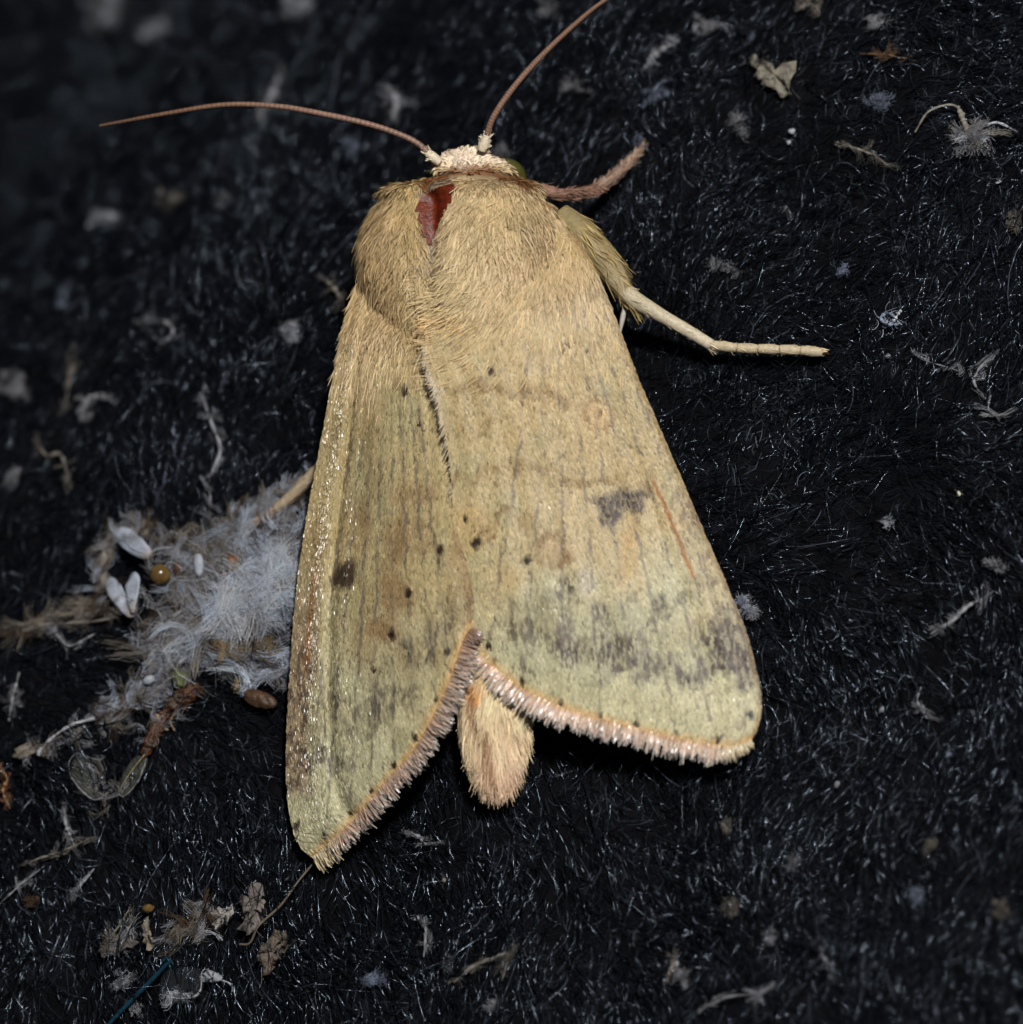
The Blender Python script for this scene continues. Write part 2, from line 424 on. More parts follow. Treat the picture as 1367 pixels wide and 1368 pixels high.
        out = L_OUTER
        dots = L_DOTS
    # veins: thin greyish lines
    for k, e in enumerate(ends):
        bx = base[0] + (k - 3.5) * 6 * (-1 if left else 1)
        mid = ((bx + e[0]) / 2 + (8 if not left else 0), (base[1] + e[1]) / 2)
        vl = line(px, py, resample([(bx, base[1]), mid, e], 12), 1.8, 3)
        c = mix(c, grey * .95, vl * (.18 + .55 * sstep(.42, .62, fbm(px / 30, py / 22, 2))))
    d = polydist(px, py, out)
    c = mix(c, orange, .8 * (1 - sstep(5, 16, d + (nf - .5) * 8)))
    for x, y, s in dots:
        c = mix(c, lin((34, 22, 22)), .95 * blot(px, py, x, y, s * .72, s * 1.05, 0, .7, .5, 5))
    sp = fbm(px / 2.6 + 70, py / 4.0, 2)
    c = c * (0.84 + 0.32 * nf)[:, None] * (1 - .45 * sstep(.70, .80, sp))[:, None]
    return np.clip(c, 0.005, 0.95)

def coons(inner, outer, costa, nu, nv):
    I = resample(inner, nu); C = resample(costa, nu); O = resample(outer, nv)
    B = np.linspace(0, 1, nv)[:, None] * (C[0] - I[0]) + I[0]
    u = np.linspace(0, 1, nu)[:, None, None]; v = np.linspace(0, 1, nv)[None, :, None]
    S = (1 - v) * I[:, None] + v * C[:, None] + (1 - u) * B[None] + u * O[None]
    S -= (1 - u) * (1 - v) * I[0] + (1 - u) * v * C[0] + u * (1 - v) * I[-1] + u * v * C[-1]
    return S

def make_wing(left):
    nu, nv = 190, 120
    S = coons(L_INNER, L_OUTER, L_COSTA, nu, nv) if left else coons(R_INNER, R_OUTER, R_COSTA, nu, nv)
    u = np.linspace(0, 1, nu)[:, None] * np.ones((1, nv)); v = np.ones((nu, 1)) * np.linspace(0, 1, nv)[None, :]
    if left:
        ridge = np.interp(u, [0, .25, .5, .72, 1], [4.1, 4.0, 3.68, 3.62, 3.12])
        low = np.interp(u, [0, .2, .5, .9, 1], [4.1, 3.1, 1.4, .45, .5])
        z = ridge + (low - ridge) * v ** 1.25 + 0.30 * np.sin(math.pi * v)
        z -= 0.16 * np.exp(-((v - .80) / .028) ** 2) * sstep(0, .2, u)          # fold line inside the costa
        z += 0.10 * np.exp(-((v - .87) / .05) ** 2)
    else:
        ridge = np.interp(u, [0, .25, .55, 1], [4.75, 4.6, 3.85, 2.75])
        low = np.interp(u, [0, .2, .5, .9, 1], [4.45, 3.55, 2.05, 1.15, 1.0])
        z = ridge + (low - ridge) * v ** 1.1 + 0.22 * np.sin(math.pi * v)
        z += 0.12 * np.sin(math.pi * v) * sstep(.9, 1.0, u) * -1
        z -= 0.06 * np.exp(-((v - .88) / .02) ** 2) * sstep(.3, .5, u)
    fan = sstep(.05, .35, u)
    z += 0.013 * np.cos(v * 2 * math.pi * 8.0 + .6) * fan
    z -= .75 * (1 - sstep(0, .13, u)) * sstep(0.0, .3, v)
    z += 0.05 * (fbm(u * 9 + (5 if left else 0), v * 6, 3) - .5)
    Pt = P(S[..., 0], S[..., 1], z)
    px, py = S[..., 0].ravel(), S[..., 1].ravel()
    col = wing_colour(px, py, left, rng)
    i = np.arange(nu * nv).reshape(nu, nv)
    q = np.stack([i[:-1, :-1], i[1:, :-1], i[1:, 1:], i[:-1, 1:]], -1).reshape(-1, 4)
    du = np.gradient(Pt, axis=0); dv = np.gradient(Pt, axis=1)
    nrm = norm(np.cross(du, dv)); flip = nrm[..., 2].mean() < 0
    if flip: q = q[:, ::-1]; nrm = -nrm
    o = mk('forewing', Pt.reshape(-1, 3), q, M_wing, moth, col)
    o['label'] = 'sloping left forewing with a glossy costal edge' if left else 'broad right forewing lying open to view with a dark central spot'
    sm = o.modifiers.new('thickness', 'SOLIDIFY'); sm.thickness = 0.03 * MM; sm.offset = -1
    # scales
    r = np.random.default_rng(21 + left)
    jac = np.linalg.norm(np.cross(du, dv), axis=-1); jac /= jac.max()
    N0 = 165000
    uu = r.random(N0); vv = r.random(N0)
    fi = uu * (nu - 1); fj = vv * (nv - 1)
    keep = r.random(N0) < jac[np.round(fi).astype(int), np.round(fj).astype(int)] * 1.25
    fi, fj = fi[keep], fj[keep]
    def bil(A):
        a = np.minimum(fi.astype(int), nu - 2); b = np.minimum(fj.astype(int), nv - 2)
        s = (fi - a); t = (fj - b)
        s = s.reshape(s.shape + (1,) * (A.ndim - 2)); t = t.reshape(t.shape + (1,) * (A.ndim - 2))
        return A[a, b] * (1 - s) * (1 - t) + A[a + 1, b] * s * (1 - t) + A[a, b + 1] * (1 - s) * t + A[a + 1, b + 1] * s * t
    p = bil(Pt); n = norm(bil(nrm)); t = norm(bil(du)); sx, sy = bil(S).T
    K = len(p)
    b = norm(np.cross(n, t))
    yaw = r.normal(0, 0.10, K)
    t2 = norm(t * np.cos(yaw)[:, None] + b * np.sin(yaw)[:, None]); b2 = np.cross(n, t2)
    lift = np.abs(r.normal(0.07, 0.05, K)); roll = r.normal(0, 1, K) * ((.11 + .16 * sstep(.62, .85, fj / (nv - 1))) if left else .07)
    tl = norm(t2 + n * lift[:, None]); sd = norm(b2 + n * roll[:, None])
    L = r.uniform(0.15, 0.29, K) * MM; Wd = r.uniform(0.034, 0.060, K) * MM
    f = np.array([0.0, 0.6, 1.0]); wf = np.array([0.45, 1.0, 0.6])
    cen = p + n * 0.006 * MM - t2 * (L * .4)[:, None]
    up = np.array([0, .012, 0.0]) * MM
    pts = cen[:, None] + tl[:, None] * (L[:, None] * f)[..., None] + n[:, None] * up[None, :, None]
    vs, qs = ribbons(pts, Wd[:, None] * wf, sd)
    c = wing_colour(sx, sy, left, r) * r.normal(1.0, 0.14, K).clip(.5, 1.5)[:, None]
    dk = r.random(K) < 0.02
    c = np.where(dk[:, None], c * .55, c)
    mk('scales', vs, qs, M_scale, o, np.repeat(c, 6, 0), kind='stuff')
    if left:
        pick = (fj / (nv - 1) > .60) & (r.random(K) < .006 + (.26 * np.exp(-((fj / (nv - 1) - .885) / .03) ** 2) + .06 * np.exp(-((fj / (nv - 1) - .72) / .012) ** 2) + .07 * (fj / (nv - 1) > .88)) * (.25 + 1.2 * vnoise(fi / 9, fj / 5)))
    else:
        pick = (r.random(K) < .0003)
    m = pick.sum()
    hv = norm(norm(CAM - p[pick]) + norm(FL - p[pick])) + r.normal(0, .13, (m, 3)) + n[pick] * .15  # added scales turned halfway between camera and flash, so glints are built into the shape
    hv = norm(hv); tl2 = norm(t2[pick] - hv * (t2[pick] * hv).sum(1, keepdims=True)); sd2 = np.cross(hv, tl2)
    pt2 = (p[pick] + n[pick] * .03 * MM)[:, None] + tl2[:, None] * ((L[pick] * .5)[:, None] * f)[..., None]
    vs, qs = ribbons(pt2, (Wd[pick] * .55)[:, None] * wf, sd2)
    mk('glint_scales', vs, qs, M_gloss, o, np.repeat(np.clip(c[pick] * 1.05, 0, 1), 6, 0), kind='stuff')
    # fringe along the outer margin
    edge = Pt[-1]; en = nrm[-1]; et = norm(np.gradient(edge, axis=0)); eo = norm(du[-1])
    eo = norm(np.cross(et, en)); 
    if (eo * du[-1]).sum() < 0: eo = -eo
    Nf = 5200
    s = np.sort(r.random(Nf)) * (nv - 1)
    a = np.minimum(s.astype(int), nv - 2); w = (s - a)[:, None]
    g = lambda A: A[a] * (1 - w) + A[a + 1] * w
    e0, n0, t0, o0 = g(edge), norm(g(en)), norm(g(et)), norm(g(eo))
    sp = S[-1]; spx = sp[a] * (1 - w) + sp[a + 1] * w
    row = r.random(Nf)
    tooth = (s * 0.55) % 1.0
    Lf = np.where(row < .45, r.uniform(.30, .45, Nf), r.uniform(.50, .68, Nf)) * MM
    ph = (s * 0.60 + 1.1 * vnoise(s / 2.3, s * 0 + left)) % 1.0
    Lf *= (0.62 + .46 * np.sin(math.pi * ph)) * (.85 + .3 * vnoise(s / 1.7 + 40, s * 0))
    vs01 = s / (nv - 1)
    Lf *= ((.9 if left else 0.45) + (.1 if left else .55) * sstep(0, .14, 1 - vs01)) * (0.75 + .25 * sstep(0, .1, vs01))
    Lf *= r.uniform(.72, 1.1, Nf)
    if left: Lf *= 0.95
    dirf = norm(o0 + t0 * (r.normal(0, .10, Nf) + .26 * (.5 - ph))[:, None] + n0 * (r.normal(0.10, .22, Nf))[:, None])
    ff = np.array([0, .4, .75, 1.0]); wf = np.array([.8, 1.1, 1.0, .45])
    droop = np.array([0, 0.02, -.02, -.10])
    pts = (e0 - o0 * .05 * MM + n0 * (r.uniform(0, .06, Nf) * MM)[:, None])[:, None] + dirf[:, None] * (Lf[:, None] * ff)[..., None] + n0[:, None] * (Lf[:, None] * droop)[..., None]
    sd = norm(np.cross(n0, dirf) + n0 * r.normal(0, .6, Nf)[:, None])
    hv = norm(norm(CAM - e0) + norm(FL - e0) + r.normal(0, .10, (Nf, 3))); face = r.random(Nf) < (.04 if left else .17 + .45 * np.exp(-((s / (nv - 1) - .10) / .08) ** 2))  # some fringe hairs turned halfway between camera and flash to shape in sparkle
    sd = np.where(face[:, None], norm(np.cross(hv, dirf)), sd)
    vs, qs = ribbons(pts, (r.uniform(.026, .052, Nf) * MM)[:, None] * wf, sd)
    pk = lin((214, 176, 150)); gy = lin((190, 170, 152)) if left else lin((220, 196, 174)); wt = lin((236, 228, 218)) if not left else lin((204, 194, 184)); og = lin((208, 168, 116))
    c4 = np.stack([np.tile(og, (Nf, 1)), np.where((row < .5)[:, None], pk, gy), np.where((r.random(Nf) < .5)[:, None], gy, pk), np.tile(wt, (Nf, 1))], 1)
    apex = sstep(.86, .97, vs01)[:, None, None]
    c4 = c4 * (1 - apex) + lin((216, 200, 162)) * apex
    if left:
        root_end = (1 - sstep(.06, .16, vs01))[:, None, None]
        c4 = c4 * (1 - .45 * root_end) + lin((128, 78, 50)) * .45 * root_end
    c4 = c4 * r.normal(.95, .24, Nf).clip(.4, 1.5)[:, None, None]
    mk('fringe', vs, qs, M_fringe, o, np.repeat(c4, 2, 1).reshape(-1, 3), kind='stuff')
    # short fringe on costa side of the apex and hairs on the trailing edge
    return o
wing_r = make_wing(False)
wing_l = make_wing(True)

# ---- body: head, thorax and abdomen as one skin
ST = np.array([
    (614, 206, 3.1, .10, .10), (614, 209, 3.1, .50, .35), (615, 215, 3.15, .78, .5), (617, 225, 3.2, .98, .65), (620, 238, 3.2, 1.5, 1.0), (621, 254, 3.2, 2.25, 1.5),
    (620, 275, 3.15, 2.75, 1.75), (619, 310, 3.1, 3.15, 1.95), (619, 350, 3.05, 3.2, 2.0), (624, 400, 2.95, 3.0, 1.95), (630, 460, 2.75, 2.5, 1.85), (636, 540, 2.5, 2.0, 1.5),
    (645, 700, 2.1, 1.6, 1.2), (655, 850, 1.8, 1.3, 1.0), (660, 930, 1.6, 1.15, .8), (662, 985, 1.4, 1.08, .62), (664, 1028, 1.25, .70, .40), (665, 1052, 1.2, .10, .08)])
def make_body():
    ns, nr = 220, 150
    t = np.linspace(0, len(ST) - 1, ns)
    st = resample(ST * np.array([1, 1, 40, 40, 40]), ns) / np.array([1, 1, 40, 40, 40])
    st[:, 3:] = np.maximum(st[:, 3:], .04)
    cen = P(st[:, 0], st[:, 1], st[:, 2])
    ax = norm(np.gradient(cen, axis=0)); ax = norm(ax * np.array([1, 1, .4]))
    # the thorax is rolled a little: side axis square to the body axis
    side = norm(np.cross(ax, np.array([0, 0, 1.0]))); up = np.cross(side, ax)
    a = np.arange(nr) / nr * 2 * math.pi
    V = cen[:, None] + side[:, None] * (st[:, 3][:, None] * np.cos(a))[..., None] * MM + up[:, None] * (st[:, 4][:, None] * np.sin(a))[..., None] * MM
    px, py = proj(V)
    topw = np.clip(np.sin(a), 0, 1)[None, :]
    part = 571 + (py - 270) * 0.02
    gr = -0.42 * np.exp(-((px - part) / 15) ** 2) * sstep(238, 262, py) * (1 - sstep(360, 440, py))
    bul = .28 * np.exp(-((px - 512) / 42) ** 2 - ((py - 330) / 60) ** 2) + .30 * np.exp(-((px - 680) / 60) ** 2 - ((py - 300) / 60) ** 2)
    col_ = .16 * np.exp(-((py - 252) / 10) ** 2) - .22 * np.exp(-((py - 236) / 7) ** 2)
    out = norm(V - cen[:, None])
    V = V + out * ((gr + bul) * topw + col_ * (np.abs(px - 620) < 200))[..., None] * MM
    V = V.reshape(-1, 3)
    i = np.arange(ns * nr).reshape(ns, nr); j = np.roll(i, -1, 1)
    q = np.stack([i[:-1], i[1:], j[1:], j[:-1]], -1).reshape(-1, 4)
    # end caps
    V = np.vstack([V, cen[0] - ax[0] * .02 * MM, cen[-1] + ax[-1] * .02 * MM]); nV = len(V)
    tri = np.vstack([np.stack([i[0], j[0], np.full(nr, nV - 2)], -1), np.stack([j[-1], i[-1], np.full(nr, nV - 1)], -1)])
    ppx, ppy = proj(V)
    return V, q, tri, ppx, ppy, (ns, nr)
BV, BQ, BT, bpx, bpy_, BN = make_body()

def fur_colour(px, py, r):
    n = len(px)
    nz = fbm(px / 22, py / 22, 3)
    c = np.tile(lin((202, 178, 138)), (n, 1))
    lf = 1 - sstep(540, 585, px)
    c = mix(c, lin((172, 142, 94)), lf * .6 * (1 - sstep(400, 470, py)))
    c = mix(c, lin((184, 158, 106)), lf * .8 * sstep(520, 560, px))
    c = mix(c, lin((206, 184, 138)), .8 * blot(px, py, 605, 400, 50, 70, 10, .3, .6, 20))
    c = mix(c, lin((200, 160, 104)), .6 * blot(px, py, 600, 435, 40, 22, 0, .3, .5, 12))
    c = mix(c, lin((182, 158, 110)), .45 * blot(px, py, 660, 285, 80, 45, 0, .3, .5, 20))
    c = mix(c, lin((198, 168, 126)), .4 * blot(px, py, 735, 330, 32, 60, 0, .3, .5, 20))
    # collar
    c = mix(c, lin((120, 66, 26)), .85 * line(px, py, [(605, 230), (640, 229), (675, 236), (705, 246)], 5, 2))
    c = mix(c, lin((124, 66, 26)), .9 * line(px, py, [(566, 246), (580, 239), (596, 236)], 5, 1))
    c = mix(c, lin((108, 88, 76)), .7 * line(px, py, [(560, 258), (580, 247), (608, 240)], 4, 1))
    c = mix(c, lin((226, 208, 184)), (1 - sstep(222, 231, py + np.abs(px - 620) * .10)))
    c = mix(c, lin((120, 110, 110)), .6 * blot(px, py, 576, 335, 8, 26, 0, .4))
    # abdomen
    ab = sstep(860, 900, py)
    c = mix(c, lin((232, 208, 168)), ab)
    c = mix(c, lin((232, 196, 168)), ab * .6 * blot(px, py, 672, 1015, 30, 40, 0, .3, .6))
    c = mix(c, lin((214, 140, 56)), .85 * blot(px, py, 634, 905, 16, 14, 0, .3))
    c = mix(c, lin((126, 78, 40)), ab * .75 * line(px, py, [(634, 915), (640, 950), (650, 985), (660, 1015)], 6, 3))
    c = mix(c, lin((238, 226, 200)), ab * .7 * (1 - sstep(606, 622, px - (py - 960) * .12)))
    c = mix(c, lin((200, 174, 128)), (px > 590) * sstep(395, 450, py) * (1 - ab))
    return np.clip(c * (0.86 + .62 * nz)[:, None], .01, .95)

PATCH = [(608, 244), (588, 249), (568, 258), (555, 274), (559, 294), (567, 320), (577, 328), (585, 304), (595, 283), (605, 262)]
body = mk('body', BV, [BQ, BT], M_body, moth, fur_colour(bpx, bpy_, rng) * .62)

# bare reddish patch between the shoulder tufts
def make_patch():
    ns, nr = BN
    fc = BV[BQ].mean(1); fx, fy = proj(fc)
    top = fc[:, 2] > 4.0 * MM
    m = inpoly(fx, fy, PATCH) & top
    ids, inv = np.unique(BQ[m].ravel(), return_inverse=True)
    v = BV[ids] + (CAM - BV[ids]) / DIST * 0.05 * MM
    return mk('bare_patch', v, inv.reshape(-1, 4), M_bare, body)
bp = make_patch(); bp['label'] = 'glossy red-brown bare patch between the shoulder tufts'

def flow(px, py):
    part = 571 + (py - 270) * 0.02
    right = px >= part
    w = np.exp(-np.clip(px - part, 0, 400) / 60.0)
    low = sstep(300, 440, py)
    ax = np.where(right, -w * (.55 + 1.5 * low) + .10 * sstep(680, 760, px), -.35 * sstep(0, 60, part - px) + .12)
    ay = np.where(right, 1.0 - .75 * w * low, 1.0)
    ab = sstep(860, 920, py)
    ax = ax * (1 - ab) + ab * (px - 661) / 120.0
    ay = ay * (1 - ab) + ab
    hd = 1 - sstep(222, 236, py)
    ax = ax * (1 - hd) + hd * (px - 615) / 40; ay = ay * (1 - hd) + hd * (-.8)
    return ax, ay

def fur_on(verts, quads, n, r, zone, parent, lenf, widf, lift=(.18, .12), mat=M_fur, name='fur', colf=fur_colour, colmul=1.0, flowf=flow, jit=.16, avoid=None):
    a = verts[quads[:, 0]]; b = verts[quads[:, 1]]; c = verts[quads[:, 2]]; d = verts[quads[:, 3]]
    nn = np.cross(c - a, d - b); area = np.linalg.norm(nn, axis=1)
    cx, cy = proj((a + b + c + d) / 4)
    wgt = area * zone(cx, cy, (a + b + c + d) / 4)
    f = r.choice(len(quads), n, p=wgt / wgt.sum())
    s = r.random(n)[:, None]; t = r.random(n)[:, None]
    p = a[f] * (1 - s) * (1 - t) + b[f] * s * (1 - t) + c[f] * s * t + d[f] * (1 - s) * t
    N = norm(nn[f])
    px, py = proj(p)
    fx, fy = flowf(px, py)
    ang = r.normal(0, jit, n); fx, fy = fx * np.cos(ang) - fy * np.sin(ang), fx * np.sin(ang) + fy * np.cos(ang)
    D = Rt * fx[:, None] - Up * fy[:, None]
    D = norm(D - N * (D * N).sum(1, keepdims=True))
    L = lenf(px, py, r, n) * MM
    lf = np.abs(r.normal(lift[0], lift[1], n))[:, None]
    Mq = 5; k = np.linspace(0, 1, Mq)
    curl = r.normal(0, .10, n)[:, None]
    S = np.cross(N, D)
    pts = p[:, None] + D[:, None] * (L[:, None] * k)[..., None] + (N * lf)[:, None] * (L[:, None] * (k * 1.3 - .7 * k ** 2))[..., None] + (S * curl)[:, None] * (L[:, None] * k ** 2)[..., None]
    w = widf(r, n)[:, None] * MM * np.array([.8, 1, .95, .75, .25])
    sd = norm(S + N * r.normal(0, .45, n)[:, None])
    if avoid is not None:
        ok = np.ones(n, bool)
        for kk in (0, 2):
            ax_, ay_ = proj(pts[:, kk]); ok &= ~inpoly(ax_, ay_, avoid)
        pts, w, sd, px, py = pts[ok], w[ok], sd[ok], px[ok], py[ok]; n = len(pts)
    v, q = ribbons(pts, w, sd)
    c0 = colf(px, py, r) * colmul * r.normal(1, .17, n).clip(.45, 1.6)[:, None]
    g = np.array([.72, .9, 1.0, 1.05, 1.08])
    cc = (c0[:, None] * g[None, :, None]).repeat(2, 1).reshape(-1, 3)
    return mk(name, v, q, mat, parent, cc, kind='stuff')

rf = np.random.default_rng(5)
def zone_thorax(x, y, p):
    z = (y > 236) * (1 - sstep(385, 465, y + .25 * np.clip(x - 640, 0, 200))) * (p[:, 2] > 1.0 * MM)
    z *= ~inpoly(x, y, PATCH)
    z *= np.where((p[:, 2] > 3 * MM), 1, .5)
    return z
fur_on(BV, BQ, 30000, rf, zone_thorax, body,
       lambda x, y, r, n: r.uniform(.40, .95, n) * (.45 + .55 * sstep(250, 330, y)) * (1 - .45 * np.exp(-((x - 578) / 22) ** 2) * (y < 340)), lambda r, n: r.uniform(.018, .040, n), name='thorax_fur', avoid=PATCH, lift=(.16, .14), jit=.28)
fur_on(BV, BQ, 3600, rf, lambda x, y, p: (y <= 230).astype(float) * (p[:, 2] > 2.2 * MM), body,
       lambda x, y, r, n: r.uniform(.12, .26, n), lambda r, n: r.uniform(.04, .08, n), lift=(.45, .3), name='head_scales', jit=.6)
fur_on(BV, BQ, 8000, rf, lambda x, y, p: ((y > 830) & (y < 1036)).astype(float) * (1 + 1.5 * (y > 980)), body,
       lambda x, y, r, n: r.uniform(.6, 1.15, n) * (.75 + .25 * sstep(40, 10, np.abs(x - 664))), lambda r, n: r.uniform(.02, .042, n), lift=(.07, .06), name='abdomen_fur', jit=.10)

# eyes
def eye(px, py, z, rad):
    c = P(px, py, z)
    n1, n2 = 24, 16
    a = np.arange(n1) / n1 * 2 * math.pi; b = np.linspace(-.5 * math.pi, .5 * math.pi, n2)
    A, B = np.meshgrid(a, b)
    v = c + rad * MM * np.stack([np.cos(B) * np.cos(A), np.cos(B) * np.sin(A), np.sin(B)], -1)
    i = np.arange(n1 * n2).reshape(n2, n1); j = np.roll(i, -1, 1)
    q = np.stack([i[:-1], j[:-1], j[1:], i[1:]], -1).reshape(-1, 4)
    o = mk('eye', v.reshape(-1, 3), q, M_eye, body); o['label'] = 'smooth olive green eye'
eye(674, 241, 2.7, .72); eye(582, 256, 2.2, .72)

# tufts that bridge the thorax and the wing bases: fur rooted on the wings themselves
def inner_x(y):
    a = np.array(R_INNER, float); return np.interp(y, a[:, 1], a[:, 0])
def wing_tuft(o, name, n, zone, lenf, seed, fl=flow, lift=(.10, .06)):
    me = o.data
    v = np.zeros(len(me.vertices) * 3, np.float32); me.vertices.foreach_get('co', v); v = v.reshape(-1, 3).astype(float)
    if o.parent: v = v
    q = np.zeros(len(me.polygons) * 4, np.int32); me.polygons.foreach_get('vertices', q); q = q.reshape(-1, 4)
    return fur_on(v, q, n, np.random.default_rng(seed), zone, o, lenf, lambda r, n: r.uniform(.018, .038, n), lift=lift, name=name, flowf=fl)
wing_tuft(wing_r, 'wing_base_fur', 4200, lambda x, y, p: np.clip(1 - sstep(380, 540, y + np.abs(x - 640) * .15), 0, 1) * (x > inner_x(y) - 2) + 1e-9, lambda x, y, r, n: r.uniform(.35, .8, n), 31)
def fl_left(px, py): return -.18 + 0 * px, np.ones_like(py)
wing_tuft(wing_l, 'wing_base_fur', 3600, lambda x, y, p: np.clip(1 - sstep(390, 560, y + (x - 470) * .3), 0, 1) + 1e-9, lambda x, y, r, n: r.uniform(.35, .85, n), 32, fl_left)
def fl_edge(px, py): return -.25 + 0 * py, 1 + 0 * py
def fl_fringe(px, py): return -.42 + 0 * py, .9 + 0 * py
ih = wing_tuft(wing_r, 'inner_edge_hairs', 1100, lambda x, y, p: (1 - sstep(5, 16, np.abs(x - inner_x(y) - 7))) * sstep(440, 462, y) * (1 - .8 * sstep(530, 600, y)) * (1 - sstep(600, 700, y)) + 1e-9,
          lambda x, y, r, n: r.uniform(.18, .45, n), 33, fl_fringe, lift=(.05, .08))
ca = ih.data.attributes['Col'].data
cv = np.zeros(len(ca) * 4, np.float32); ca.foreach_get('color', cv); cv = cv.reshape(-1, 4); cv[:, :3] = cv[:, :3] * .5 + lin((190, 184, 170)) * .5
ca.foreach_set('color', cv.ravel())

# antennae
def chain(pts3, n, rad, parent, name, mat, col, beads=0, sides=10):
    p = resample(pts3 / MM, n) * MM
    k = np.linspace(0, 1, n)
    rr = np.interp(k, np.linspace(0, 1, len(rad)), rad) * MM
    if beads: rr = rr * (1 + .09 * np.abs(np.sin(k * math.pi * beads)))
    v, q = tubes(p[None], rr[None], sides)
    nv = len(v); idx = np.arange(sides)
    v = np.vstack([v, p[0], p[-1]])
    cap = np.vstack([np.stack([np.roll(idx, -1), idx, np.full(sides, nv)], -1), np.stack([nv - sides + idx, nv - sides + np.roll(idx, -1), np.full(sides, nv + 1)], -1)])
    col = np.asarray(col)
    if col.ndim == 1: cc = np.tile(col, (nv + 2, 1))
    else:
        ck = np.stack([np.interp(k, np.linspace(0, 1, len(col)), col[:, j]) for j in range(3)], -1)
        if beads: ck = ck * (0.75 + .5 * np.abs(np.sin(k * math.pi * beads)))[:, None]
        cc = np.vstack([np.repeat(ck, sides, 0), ck[0], ck[-1]])
    return mk(name, v, [q, cap], mat, parent, cc)

def antenna(pl, zs, lab):
    pl = np.array(pl, float)
    pts = P(pl[:, 0], pl[:, 1], np.array(zs))
    o = chain(pts, 420, [.09, .092, .088, .083, .075, .062, .036], moth, 'antenna', M_ant, np.array([lin((128, 98, 80)), lin((138, 106, 88)), lin((120, 90, 70)), lin((108, 80, 62))]), beads=72)
    o['label'] = lab
    s = norm(pts[1] - pts[0])
    sc = chain(np.array([pts[0] - s * .25 * MM, pts[0] + s * .05 * MM, pts[0] + s * .28 * MM]), 12, [.13, .16, .15, .11], o, 'antenna_base', M_leg, lin((232, 216, 190)))
    # erect pale scales round the base
    sv = np.array([v.co for v in sc.data.vertices]); sq = np.array([list(f.vertices) for f in sc.data.polygons if len(f.vertices) == 4])
    fur_on(sv, sq, 220, rf, lambda x, y, p: np.ones_like(x), o, lambda x, y, r, n: r.uniform(.15, .32, n), lambda r, n: r.uniform(.04, .07, n), lift=(.5, .3), name='base_scales',
           flowf=lambda x, y: (np.full_like(x, s @ Rt), np.full_like(y, -(s @ Up))), jit=.4, colf=lambda x, y, r: np.tile(lin((232, 216, 188)), (len(x), 1)))
antenna([(580, 211), (552, 188), (500, 168), (430, 152), (370, 142), (300, 140), (220, 152), (133, 168)], [3.9, 4.2, 4.5, 4.8, 5.0, 5.2, 5.3, 5.2], 'antenna stretched sideways over the cloth')
antenna([(647, 192), (660, 155), (690, 112), (730, 68), (780, 22), (815, -4), (860, -30)], [4.0, 4.3, 4.5, 4.7, 4.8, 4.8, 4.7], 'antenna pointing forwards')

# legs
def limb_fur(o, n, col, lenr, flowdir, seed, wid=(.03, .055), lift=(.2, .12)):
    sv = np.array([v.co for v in o.data.vertices]); sq = np.array([list(f.vertices) for f in o.data.polygons if len(f.vertices) == 4])
    return fur_on(sv, sq, n, np.random.default_rng(seed), lambda x, y, p: np.ones_like(x), o.parent, lambda x, y, r, m: r.uniform(lenr[0], lenr[1], m),
                  lambda r, m: r.uniform(wid[0], wid[1], m), lift=lift, name='leg_hair',
                  flowf=lambda x, y: (np.full_like(x, flowdir[0]), np.full_like(y, flowdir[1])), jit=.2, colf=lambda x, y, r: np.tile(col, (len(x), 1)))
def limb(name, pl, rad, parent, col, n=40, lift=None):
    pl = np.array(pl, float)
    return chain(P(pl[:, 0], pl[:, 1], pl[:, 2]), n, rad, parent, name, M_leg, col, sides=14)

def zg(px, py, lift): return float(G(float(px), float(py), lift)[2] / MM)
# middle leg on the right: thick hairy thigh, long shin, jointed foot
leg = empty('leg', tuple(P(765., 300., 2.4))); leg.parent = moth; leg.matrix_parent_inverse = moth.matrix_world.inverted(); leg['label'] = 'hairy pale leg reaching out sideways'
cream = lin((198, 184, 154)); olive = lin((150, 134, 94))
fm = limb('femur', [(748, 285, 2.5), (775, 312, 2.4), (808, 350, 2.1), (832, 388, 1.75), (842, 402, 1.6)], [.36, .50, .52, .42, .22], leg, np.array([olive, olive, cream]))
limb_fur(fm, 1700, lin((178, 154, 102)), (.45, .95), (.62, .78), 41)
tb = limb('tibia', [(832, 388, 1.75), (850, 402, 1.6), (880, 420, 1.35), (915, 440, 1.1), (950, 461, .85)], [.30, .27, .22, .205, .19], leg, np.array([cream, lin((214, 200, 172))]))
limb_fur(tb, 900, lin((214, 198, 166)), (.25, .5), (.85, .5), 42, wid=(.025, .045))
ends = [(950, 461), (985, 465), (1013, 466), (1042, 467), (1070, 468), (1100, 471)]
for a, b in zip(ends[:-1], ends[1:]):
    za, zb = np.interp([a[0], b[0]], [950, 1100], [.85, .38])
    sg = limb('tarsal_segment', [(a[0], a[1], za), ((a[0] + b[0]) / 2, (a[1] + b[1]) / 2, (za + zb) / 2), (b[0] - 1, b[1], zb)], [.15, .165, .17, .135], leg, lin((200, 182, 150)), n=12)
    limb_fur(sg, 150, lin((222, 198, 156)), (.12, .24), (1, .05), 43 + a[0], wid=(.025, .04))
